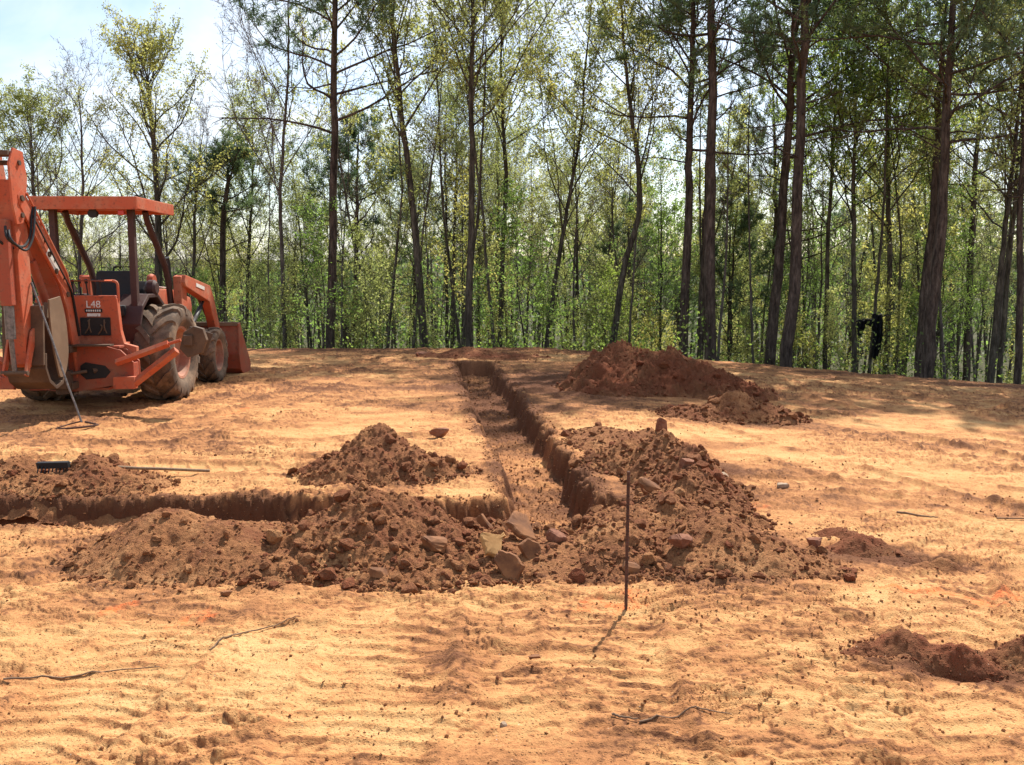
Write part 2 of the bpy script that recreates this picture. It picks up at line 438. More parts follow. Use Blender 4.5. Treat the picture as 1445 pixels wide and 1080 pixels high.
PILES = []
def pile_h(spec, x, y, seed):
    rough = spec.get('rough', 1.0)
    wx = x + 0.05 * fbm(x / 0.25, y / 0.25, seed, 3); wy = y + 0.05 * fbm(x / 0.25, y / 0.25, seed + 3, 3)
    h = np.full_like(x, -9.0)
    for (cx, cy, a, b, H, rot) in spec['peaks']:
        c, s = math.cos(rot), math.sin(rot)
        u = ((wx - cx) * c + (wy - cy) * s) / a; v = (-(wx - cx) * s + (wy - cy) * c) / b
        q = np.sqrt(u * u + v * v + 0.02)
        g = np.where(q > 1.08, (1.08 - q) * max(H * 1.6, min(a, b) * .9), H * (1.08 - q))
        k = 0.05
        m = np.clip(0.5 + 0.5 * (h - g) / k, 0, 1)
        h = np.where(h < -5, g, g * (1 - m) + h * m + k * m * (1 - m))
    amp = sstep(-0.10, 0.06, h)
    smear = sstep(.08, .28, fbm(x / .32, y / .32, seed + 21, 2)) * sstep(.25, .55, h / spec['hmax']) * spec.get('smear', 1.0)
    ns = (0.055 * fbm(x / 0.24, y / 0.24, seed + 7, 5, .6) + 0.020 * (0.5 - np.abs(fbm(x / 0.075, y / 0.075, seed + 8, 3)))) * rough
    ns = ns * (1 - .3 * smear); ns = ns + amp * rough * (1 - .85 * smear) * (0.018 * clodfield(x, y, 0.05, seed + 11, 0.4) + 0.016 * clodfield(x, y, 0.026, seed + 12, 0.75) + 0.03 * clodfield(x, y, 0.15, seed + 13, 0.25))
    return h + ns * np.clip(spec.get('hmax', 0.3) / 0.28, 0.35, 1.3)

def make_pile(name, label, spec, step, n_clods, smin, smax, tone0, seed, group='heaps of dug dirt beside the trenches'):
    pk = spec['peaks']
    spec['hmax'] = max(p[4] for p in pk)
    x0 = min(p[0] - max(p[2], p[3]) * 1.35 for p in pk); x1 = max(p[0] + max(p[2], p[3]) * 1.35 for p in pk)
    y0 = min(p[1] - max(p[2], p[3]) * 1.35 for p in pk); y1 = max(p[1] + max(p[2], p[3]) * 1.35 for p in pk)
    nx = int((x1 - x0) / step); ny = int((y1 - y0) / step)
    X, Y = np.meshgrid(np.linspace(x0, x1, nx), np.linspace(y0, y1, ny))
    x, y = X.ravel(), Y.ravel()
    h = np.clip(pile_h(spec, x, y, seed), -0.45, None)
    bz = base_z(x, y) + 0.004
    V = np.stack([x, y, bz + h], 1)
    fc = grid_faces(ny, nx)
    keep = (h[fc] > -0.42).all(axis=1) & (h[fc].max(axis=1) > -0.40)
    # drop what lies well under the ground away from a trench
    d = carve(x, y)
    vis = (h > -0.06) | ((d > -0.1) & (1003 <= seed <= 1004 or seed in (1001, 1002, 1011)))
    keep &= vis[fc].any(axis=1)
    fc = fc[keep]
    used = np.zeros(len(V), bool); used[fc.ravel()] = True
    remap = np.cumsum(used) - 1
    tone = tone0 - .06 + 0.42 * fbm(x / 0.45, y / 0.35, seed + 31, 4) + 0.2 * fbm(x / 0.08, y / 0.08, seed + 32, 2) - 0.5 * sstep(0.12, -0.02, h) * 0.4
    me = mesh_np(name, V[used], remap[fc], M_dirt, True, {'tone': tone[used]})
    o = link(name, me)
    tag(o, label, 'dirt pile', group)
    # loose lumps: more of them at the foot
    P = []; n_clods = int(n_clods * 1.25)
    while len(P) < n_clods:
        cx = rng.uniform(x0, x1, n_clods * 3); cy = rng.uniform(y0, y1, n_clods * 3)
        hh = pile_h(spec, cx, cy, seed)
        pr = np.where(hh > 0, 0.35 + 0.65 * np.exp(-hh / (0.3 * spec['hmax'])), np.exp(hh / 0.022))
        pr = np.where(hh < -0.09, 0, pr)
        ok = rng.random(len(cx)) < pr
        for a, b, c in zip(cx[ok], cy[ok], hh[ok]): P.append((a, b, c))
    P = np.array(P[:n_clods])
    S = smin * .7 + (smax * .55 - smin * .7) * rng.random(n_clods) ** 4.0; S = np.where(rng.random(n_clods) < .012, smax * rng.uniform(.7, 1.25, n_clods), S)
    zt = terr_z(P[:, 0], P[:, 1]); zp = base_z(P[:, 0], P[:, 1]) + P[:, 2]
    Z = np.maximum(zt, zp) + S * 0.30
    tn = tone0 + 0.05 + 0.16 * rng.normal(size=n_clods)
    cm = clods_mesh('clods', np.stack([P[:, 0], P[:, 1], Z], 1), S, tn, M_dirt)
    c = link('clods', cm, o); tag(c, kind='stuff')
    PILES.append((spec, seed, o))
    return o

def surf(x, y):
    """top of ground or of any heap at a point"""
    z = tz(x, y)
    xa, ya = np.array([x], float), np.array([y], float)
    for spec, seed, o in PILES:
        z = max(z, float((base_z(xa, ya) + pile_h(spec, xa, ya, seed))[0]))
    return z

make_pile('dirt_pile', 'broad brown heap of crumbled dirt lying in front of the cross trench at left',
          {'peaks': [(-1.95, 4.90, .50, .46, .29, 0), (-1.62, 4.82, .52, .42, .22, 0), (-1.25, 4.68, .4, .30, .09, 0)], 'rough': .6}, .0085, 2600, .005, .034, .42, 1001)
make_pile('dirt_pile', 'tall central heap of clods with smooth bucket-scraped faces, before the trench corner',
          {'peaks': [(-0.86, 5.05, .48, .52, .36, 0), (-0.64, 5.12, .42, .45, .34, .2), (-0.36, 5.0, .42, .42, .17, 0), (-1.15, 4.85, .5, .45, .17, 0), (-0.6, 4.75, .6, .40, .13, 0)]}, .0085, 3600, .006, .055, .55, 1002)
make_pile('dirt_pile', 'low rubble heap with flat stones blocking the near end of the long trench',
          {'peaks': [(0.0, 4.82, .42, .38, .12, 0), (0.28, 4.9, .40, .42, .09, 0), (-.15, 5.15, .3, .3, .05, 0)]}, .0085, 1600, .006, .05, .5, 1003)
make_pile('dirt_pile', 'rough heap of spoil behind the steel stake, filling the trench corner',
          {'peaks': [(0.62, 4.95, .36, .45, .20, 0), (0.76, 5.35, .34, .42, .20, 0), (1.0, 5.5, .34, .45, .25, 0)]}, .0085, 3000, .006, .05, .52, 1004)
make_pile('dirt_pile', 'wide pointed heap right of the steel stake, tapering to the right',
          {'peaks': [(1.18, 4.95, .38, .42, .27, 0), (1.38, 4.85, .36, .34, .15, 0), (1.56, 4.77, .28, .20, .05, 0), (1.0, 4.75, .4, .3, .11, 0)], 'rough': .8}, .0085, 2400, .005, .040, .52, 1005)
make_pile('dirt_pile', 'ridge of slabby clods along the right side of the long trench',
          {'peaks': [(1.24, 7.0, .36, .5, .36, 0), (1.34, 6.5, .38, .5, .34, 0), (1.28, 6.1, .36, .42, .27, 0), (1.38, 5.8, .28, .35, .16, 0), (1.0, 7.35, .4, .4, .22, 0)]}, .010, 2600, .008, .062, .55, 1006)
make_pile('dirt_pile', 'low flat heap of crumbs beside the trench, topped by an upright clod on its right',
          {'peaks': [(0.98, 8.3, .42, .5, .15, 0), (1.3, 8.35, .3, .35, .16, 0), (.85, 8.7, .3, .35, .10, 0)]}, .012, 1000, .008, .055, .5, 1007)
make_pile('dirt_pile', 'large red clay mound farthest away, near the edge of the woods',
          {'peaks': [(1.55, 13.3, .70, 1.1, .63, 0), (1.9, 13.0, .95, .9, .58, .4), (2.3, 13.0, .85, 1.0, .55, 0), (2.8, 12.8, .65, .8, .42, 0), (1.5, 12.4, .8, .7, .16, 0), (3.0, 12.3, .6, .6, .20, 0)], 'rough': 2.0, 'smear': .5}, .017, 1700, .01, .07, .95, 1008)
make_pile('dirt_pile', 'small clod-strewn heap just right of the large red mound',
          {'peaks': [(2.62, 10.3, .45, .5, .30, 0), (2.95, 10.2, .45, .4, .22, 0), (2.2, 10.2, .5, .4, .14, 0)]}, .013, 1100, .01, .07, .6, 1009)
make_pile('dirt_pile', 'solitary peaked heap left of the long trench, behind the cross trench',
          {'peaks': [(-1.10, 7.25, .42, .42, .40, 0), (-1.2, 6.98, .52, .38, .24, 0), (-.85, 7.05, .45, .4, .22, 0), (-.55, 7.0, .2, .2, .08, 0)]}, .010, 1700, .008, .052, .62, 1010)
make_pile('dirt_pile', 'lumpy heap at the left border under the rake head',
          {'peaks': [(-3.25, 6.72, .36, .42, .25, 0), (-2.9, 6.62, .25, .28, .11, 0), (-3.8, 6.75, .42, .42, .22, 0), (-3.45, 6.5, .3, .26, .14, 0)]}, .011, 1800, .008, .05, .52, 1011)
make_pile('dirt_pile', 'little tuft of overturned dirt in the right foreground',
          {'peaks': [(1.70, 3.66, .16, .12, .125, -.2), (1.88, 3.58, .15, .09, .10, -.4), (1.54, 3.62, .12, .07, .05, 0)], 'rough': 1.4, 'smear': 0}, .0055, 420, .004, .02, .85, 1012, 'small clumps of turned dirt')
make_pile('dirt_pile', 'little clump of turned dirt at the right border, foreground',
          {'peaks': [(2.16, 3.60, .15, .12, .11, 0), (2.32, 3.6, .2, .13, .10, 0)], 'rough': 1.4, 'smear': 0}, .0055, 380, .004, .02, .85, 1013, 'small clumps of turned dirt')
make_pile('dirt_pile', 'small clump of turned dirt round a dark hole, right of the wide heap',
          {'peaks': [(2.10, 5.10, .22, .13, .11, -.1), (2.05, 5.4, .16, .1, .06, 0), (2.40, 4.80, .16, .08, .08, 0)], 'rough': 1.3, 'smear': 0}, .008, 420, .004, .022, .85, 1014, 'small clumps of turned dirt')
make_pile('dirt_pile', 'low dark clay mound at the far end of the long trench',
          {'peaks': [(-0.8, 17.2, .7, .6, .20, 0), (-1.6, 17.2, .3, .2, .09, 0), (-.1, 17.1, .8, .5, .10, 0)]}, .02, 500, .01, .05, .8, 1015)
make_pile('dirt_pile', 'scatter of low crumbs on the sand between tractor and trench',
          {'peaks': [(-2.5, 7.85, .35, .12, .035, 0), (-2.9, 7.85, .2, .08, .025, 0)], 'rough': .6}, .012, 200, .005, .02, .55, 1016, 'small clumps of turned dirt')

# loose crumbs over the whole pad
def loose():
    n = 190000
    rr = 2.4 * (18.5 / 2.4) ** rng.random(n); aa = np.radians(rng.uniform(-34, 34, n))
    x = rr * np.sin(aa); y = rr * np.cos(aa)
    dens = 0.10 + 0.9 * sstep(0.0, 0.5, fbm(x / 0.7, y / 0.45, 401, 3))
    dens = dens * (0.35 + 0.9 * np.exp(-(((y - 5.0) / 1.6) ** 2)) + .4 * np.exp(-((x - 1.5) / 1.0) ** 2))
    dd = carve(x, y); dens = np.where(dd > -0.12, np.maximum(dens, .75), dens)
    ok = (rng.random(n) < dens) & (y < pad_edge(x) - .3)
    x, y = x[ok], y[ok]
    S = (0.0018 + 0.011 * rng.random(len(x)) ** 12 + np.where(dd[ok] > -.1, .009 * rng.random(len(x)) ** 3, 0)) * (0.6 + 0.08 * y)
    z = terr_z(x, y) + S * 0.35
    tn = 0.35 + 0.25 * rng.normal(size=len(x))
    o = link('loose_clods', clods_mesh('loose_clods', np.stack([x, y, z], 1), S, tn, M_dirt))
    tag(o, 'crumbs of dry clay strewn over the sandy ground', 'dirt crumbs', kind='stuff')
loose()

M_tanstone = simple('tan stone', (0.40, 0.20, 0.066), (0.52, 0.28, 0.10), 14, 0.8, 0.4, 0.006)
M_brownstone = simple('brown stone', (0.13, 0.052, 0.022), (0.30, 0.125, 0.046), 9, 0.85, 0.6, 0.008)
M_redstone = simple('red clay lump', (0.17, 0.065, 0.035), (0.30, 0.13, 0.07), 20, 0.9, 0.8, 0.01)
M_palestone = simple('pale stone', (0.25, 0.17, 0.105), (0.38, 0.27, 0.18), 20, 0.8, 0.3, 0.004)

def stone(name, label, cat, x, y, size, mat, rot=(0, 0, 0), sink=0.3, seed=1, group=None, lift=0):
    """faceted stone or slab: jittered box cut by planes"""
    import bmesh
    rg = np.random.default_rng(seed)
    V, Fc = ico(3)
    if name == 'flat_stone':
        # an irregular broken slab: many-cornered outline, chipped rim, slightly domed faces
        k = int(rg.integers(6, 9)); aa = np.sort(rg.uniform(0, 2 * math.pi, k) * .35 + np.arange(k) / k * 2 * math.pi * 1.0)
        cr = np.stack([np.cos(aa), np.sin(aa)], 1) * rg.uniform(.92, 1.04, (k, 1))
        ring = []
        for i in range(k):
            for t in np.linspace(0, 1, 5, endpoint=False): ring.append(cr[i] * (1 - t) + cr[(i + 1) % k] * t)
        ring = np.array(ring) * (1 + .018 * rg.normal(size=(len(ring), 1))); m = len(ring)
        L_ = []
        for (s_, h_) in ((.0, -1), (.55, -1), (.90, -.96), (1.0, -.6), (1.02, .2), (.97, .75), (.88, 1.0), (.5, 1.04), (.0, 1.05)):
            L_.append(np.concatenate([ring * s_ * (1 + (.02 * rg.normal(size=(m, 1)) if s_ > .6 else 0)), np.full((m, 1), h_) + .06 * rg.normal(size=(m, 1)) * (s_ > .6)], 1))
        V = np.concatenate(L_); nl = len(L_)
        Fq = np.array([(i * m + j, i * m + (j + 1) % m, (i + 1) * m + (j + 1) % m, (i + 1) * m + j) for i in range(nl - 1) for j in range(m)])
        W = V * np.array([size[0] * 1.08, size[1] * 1.08, size[2] * .9]) / 2
        o = link(name, mesh_np(name, W, Fq, mat, False)); z = surf(x, y)
        o.location = (x, y, z + size[2] * (0.5 - sink) + lift); o.rotation_euler = rot
        return tag(o, label, cat, group)
    size = tuple(k * 1.25 for k in size) if 'flat' in name else size
    W = np.sign(V) * np.abs(V) ** 0.38
    W /= np.abs(W).max()
    for _ in range(13):
        n = rg.normal(size=3); n[2] *= 0.4; n /= np.linalg.norm(n); dd = rg.uniform(0.5, 0.9)
        pr = W @ n; over = np.clip(pr - dd, 0, None); W = W - over[:, None] * n[None]
    W = W + 0.008 * rg.normal(size=W.shape)
    W = W * np.array(size) / 2
    me = mesh_np(name, W, Fc, mat, False)
    o = link(name, me)
    z = surf(x, y)
    o.location = (x, y, z + size[2] * (0.5 - sink) + lift); o.rotation_euler = rot
    tag(o, label, cat, group)
    return o
SG = 'loose rocks and slabs'
stone('flat_stone', 'pale yellow flat stone propped up on the rubble at trench mouth', 'rock', -0.10, 4.72, (.155, .17, .045), M_tanstone, (R(48), R(10), R(14)), 0, 3, SG, .035)
stone('flat_stone', 'long grey-brown slab lying tilted under the pale yellow stone', 'rock', -0.01, 4.55, (.21, .12, .05), M_brownstone, (R(50), R(38), R(-40)), 0, 4, SG, .02)
stone('flat_stone', 'leaning brown slab casting a dark hollow, right of the yellow stone', 'rock', 0.07, 4.95, (.26, .16, .045), M_brownstone, (R(20), R(34), R(-14)), 0, 5, SG, .06)
stone('flat_stone', 'upright orange-brown triangular slab right under the leaning slab', 'rock', 0.09, 4.70, (.15, .15, .04), M_brownstone, (R(66), R(10), R(20)), .2, 6, SG, 0)
stone('flat_stone', 'small reddish triangular stone at the right of the slab group', 'rock', 0.25, 4.90, (.12, .07, .07), M_redstone, (R(10), R(25), R(-20)), .2, 7, SG, .01)
stone('flat_stone', 'dark slab standing in the cut face above the yellow stone', 'rock', -0.17, 5.32, (.18, .18, .04), M_brownstone, (R(76), R(-22), R(-24)), .3, 8, SG, .0)
stone('clay_lump', 'brown wedge-shaped lump on the lower front of the central heap', 'clay lump', -0.42, 4.68, (.17, .13, .10), M_brownstone, (R(15), R(12), R(35)), .3, 9, SG)
stone('clay_lump', 'dark block of clay resting on sand left of the long trench', 'clay lump', -0.71, 8.6, (.22, .13, .10), M_redstone, (0, R(4), R(6)), .1, 10, SG)
stone('clay_lump', 'upright dark red clod on the low crumb heap', 'clay lump', 1.42, 8.35, (.17, .12, .20), M_redstone, (R(8), R(-10), R(12)), .15, 11, SG)
stone('rock', 'round brown rock alone on sand right of the wide heap', 'rock', 1.83, 5.20, (.12, .10, .075), M_redstone, (0, 0, R(10)), .2, 12, SG)
stone('rock', 'small brown stone on the open sand at middle right', 'rock', 1.68, 6.0, (.055, .05, .035), M_brownstone, (0, 0, R(40)), .2, 13, SG)
stone('rock', 'whitish stone half-hidden between trench ridge and right sand', 'rock', 1.60, 6.55, (.09, .07, .05), M_palestone, (0, 0, R(20)), .3, 14, SG)
stone('flat_stone', 'flat pale stone on the bare sand behind the wide heap', 'rock', 2.1, 6.75, (.11, .08, .035), M_palestone, (0, 0, R(20)), .3, 15, SG)
stone('rock', 'small white pebble in the bottom foreground, nearer the centre', 'pebble', -0.03, 2.98, (.035, .03, .022), M_palestone, (0, 0, R(20)), .2, 16, SG)
stone('rock', 'flat brownish stone on the sand below the steel stake', 'rock', 0.10, 3.53, (.075, .04, .025), M_brownstone, (0, 0, R(5)), .2, 17, SG)
stone('rock', 'orange-brown lump at the foot of the central heap, front edge', 'rock', -0.68, 4.42, (.12, .07, .06), M_brownstone, (0, R(10), R(5)), .25, 18, SG)
stone('rock', 'angular stone at the foot of the heap behind the steel stake', 'rock', 0.62, 4.55, (.13, .08, .06), M_brownstone, (0, R(10), R(-15)), .25, 19, SG)
stone('rock', 'squarish rust-coloured clod on top of the trenchside ridge', 'clay lump', 1.22, 6.15, (.14, .10, .11), M_redstone, (R(20), R(10), R(15)), .2, 20, SG)
stone('rock', 'small clod alone in front of the brown left heap', 'rock', -1.42, 4.24, (.075, .04, .03), M_brownstone, (0, 0, R(5)), .2, 21, SG)
stone('clay_lump', 'pale-edged slab on top of the spoil beside the stake head', 'clay lump', 0.92, 5.75, (.18, .12, .05), M_brownstone, (R(30), R(20), R(20)), .1, 22, SG, .03)
stone('clay_lump', 'big broken clod low on the wide heap, stake side', 'clay lump', 0.93, 4.72, (.14, .12, .10), M_redstone, (R(30), R(20), R(20)), .2, 23, SG)
stone('clay_lump', 'thin clay slab near the far mound at the end of the long trench', 'clay lump', -1.75, 17.2, (.45, .14, .10), M_redstone, (0, 0, R(5)), .2, 24, SG)
# ------------------------------------------------------------------ generic solid builder
class MB:
    def __init__(s): s.v = []; s.f = []
    def add(s, V, Fc):
        o = len(s.v); s.v += [tuple(p) for p in V]; s.f += [tuple(i + o for i in f) for f in Fc]; return s
    def box(s, c, size, rot=(0, 0, 0)):
        from mathutils import Euler, Vector
        m = Euler(rot).to_matrix(); x, y, z = [k / 2 for k in size]
        P = [(-x, -y, -z), (x, -y, -z), (x, y, -z), (-x, y, -z), (-x, -y, z), (x, -y, z), (x, y, z), (-x, y, z)]
        P = [m @ Vector(p) + Vector(c) for p in P]
        return s.add(P, [(0, 3, 2, 1), (4, 5, 6, 7), (0, 1, 5, 4), (1, 2, 6, 5), (2, 3, 7, 6), (3, 0, 4, 7)])
    def tube(s, pts, r, k=12, caps=True):
        P = np.array(pts, float); n = len(P)
        rr = np.full(n, r, float) if np.isscalar(r) else np.array(r, float)
        T = np.gradient(P, axis=0); T /= np.linalg.norm(T, axis=1)[:, None]
        ref = np.array([0, 0, 1.0]) if abs(T[0][2]) < 0.9 else np.array([1.0, 0, 0])
        V = []
        for i in range(n):
            a = np.cross(T[i], ref); a /= np.linalg.norm(a); b = np.cross(T[i], a)
            for j in range(k):
                t = 2 * math.pi * j / k; V.append(P[i] + rr[i] * (math.cos(t) * a + math.sin(t) * b))
        Fc = [(i * k + j, i * k + (j + 1) % k, (i + 1) * k + (j + 1) % k, (i + 1) * k + j) for i in range(n - 1) for j in range(k)]
        if caps: Fc += [tuple(range(k))[::-1], tuple((n - 1) * k + j for j in range(k))]
        return s.add(V, Fc)
    def plate(s, out, x0, x1):
        """outline in (y,z), extruded along x"""
        out = [(q[0], q[1]) for q in out]; n = len(out)
        V = [(x0, a, b) for a, b in out] + [(x1, a, b) for a, b in out]
        Fc = [tuple(range(n)), tuple(range(2 * n - 1, n - 1, -1))] + [(j, n + j, n + (j + 1) % n, (j + 1) % n) for j in range(n)]
        return s.add(V, Fc)
    def plate_y(s, out, y0, y1):
        """outline in (x,z), extruded along y"""
        n = len(out)
        V = [(a, y0, b) for a, b in out] + [(a, y1, b) for a, b in out]
        Fc = [tuple(range(n)), tuple(range(2 * n - 1, n - 1, -1))] + [(j, n + j, n + (j + 1) % n, (j + 1) % n) for j in range(n)]
        return s.add(V, Fc)
    def lathe(s, prof, axis_c, k=40):
        """profile of (x, r) about the x axis, closed"""
        n = len(prof); V = []
        for j in range(k):
            t = 2 * math.pi * j / k
            for (x, r) in prof: V.append((axis_c[0] + x, axis_c[1] + r * math.cos(t), axis_c[2] + r * math.sin(t)))
        Fc = [(j * n + i, j * n + (i + 1) % n, ((j + 1) % k) * n + (i + 1) % n, ((j + 1) % k) * n + i) for j in range(k) for i in range(n)]
        return s.add(V, Fc)
    def build(s, name, mat, parent=None, bevel=0.0, smooth=False, label=None):
        import bmesh
        me = bpy.data.meshes.new(name); me.from_pydata(s.v, [], s.f)
        bm = bmesh.new(); bm.from_mesh(me); bmesh.ops.recalc_face_normals(bm, faces=bm.faces)
        if bevel:
            ed = [e for e in bm.edges if len(e.link_faces) == 2 and e.calc_face_angle(0) > 0.5]
            bmesh.ops.bevel(bm, geom=ed, offset=bevel, segments=2, affect='EDGES', profile=0.6)
        if smooth:
            for f in bm.faces: f.smooth = True
            for e in bm.edges:
                if len(e.link_faces) == 2 and e.calc_face_angle(0) > 0.6: e.smooth = False
        bm.to_mesh(me); bm.free(); me.materials.append(mat)
        o = link(name, me, parent)
        if label: o['label'] = label
        return o

def thing(name, loc, rz, label, cat, group=None):
    o = link(name, None); o.location = loc; o.rotation_euler = (0, 0, rz)
    return tag(o, label, cat, group)

def painted(name, base, dusty, dark, amt=0.5, rough=0.45):
    m, nt, p, out = nm(name)
    v = objvec(nt)
    f = noise(nt, 3.2, 6, 0.7, v); g = noise(nt, 22, 5, 0.7, v)
    c = mixc(nt, ramp(nt, f, [(0.45, 0.0), (0.75, amt)]), base, dusty)
    c = mixc(nt, ramp(nt, g, [(0.55, 0.0), (0.70, 0.8)]), c, dark)
    nt.links.new(c, p.inputs['Base Color'])
    nt.links.new(ramp(nt, f, [(0.3, rough), (0.7, 0.85)]), p.inputs['Roughness'])
    p.inputs['Specular IOR Level'].default_value = 0.4
    bump(nt, p, g, 0.15, 0.003)
    return m
M_or = painted('worn orange paint', (0.48, 0.094, 0.036), (0.43, 0.21, 0.12), (0.14, 0.05, 0.03), 0.9, .55)
M_ordirty = painted('muddy orange paint', (0.33, 0.066, 0.030), (0.26, 0.135, 0.078), (0.12, 0.06, 0.04), 1.0, 0.6)
M_black = painted('black paint', (0.012, 0.012, 0.013), (0.05, 0.035, 0.025), (0.005, 0.005, 0.005), 0.6)
M_post = painted('dark red brown post paint', (0.055, 0.02, 0.016), (0.10, 0.06, 0.04), (0.02, 0.01, 0.01), 0.6)
M_mud = painted('mud-worn steel', (0.085, 0.048, 0.027), (0.17, 0.10, 0.055), (0.06, 0.035, 0.02), 1.0, 0.7)
M_tan = painted('polished sandy steel', (0.17, 0.105, 0.06), (0.27, 0.175, 0.10), (0.2, 0.12, 0.07), 0.8, 0.6)
M_rim = painted('dusty rim', (0.34, 0.12, 0.065), (0.46, 0.30, 0.20), (0.2, 0.1, 0.06), 1.0, 0.6)
M_tyre = painted('muddy rubber', (0.11, 0.072, 0.046), (0.36, 0.23, 0.135), (0.035, 0.024, 0.018), 1.0, 0.9)
M_steel = simple('steel rod', (0.10, 0.09, 0.08), (0.24, 0.21, 0.19), 30, 0.5, 0.05, 0.001, 0.4, 0.4)
M_white = painted('white decal', (0.75, 0.72, 0.66), (0.55, 0.42, 0.3), (0.3, 0.2, 0.15), 0.5)
M_lens = simple('red lens', (0.45, 0.03, 0.02), (0.55, 0.05, 0.03), 10, 0.25, 0, 0, 0.5)
M_rust = simple('rusty steel bar', (0.05, 0.025, 0.018), (0.13, 0.06, 0.04), 60, 0.85, 0.5, 0.002)
M_wood = simple('weathered ash handle', (0.20, 0.125, 0.07), (0.32, 0.21, 0.12), 8, 0.75, 0.2, 0.001, vec_scale=(12, 12, 1))
M_stick = simple('dry stick', (0.12, 0.07, 0.04), (0.26, 0.165, 0.10), 30, 0.9, 0.5, 0.003)

def arc(p0, p1, p2, n=8):
    p0, p1, p2 = map(np.array, (p0, p1, p2))
    return [tuple((1 - t) ** 2 * p0 + 2 * t * (1 - t) * p1 + t * t * p2) for t in np.linspace(0, 1, n)]

def rpath(pts, rr, n=5):
    """polyline with rounded corners"""
    P = [np.array(p, float) for p in pts]; out = [tuple(P[0])]
    for i in range(1, len(P) - 1):
        a = P[i - 1] - P[i]; b = P[i + 1] - P[i]
        a = a / np.linalg.norm(a) * rr; b = b / np.linalg.norm(b) * rr
        out += arc(P[i] + a, P[i], P[i] + b, n)
    return out + [tuple(P[-1])]

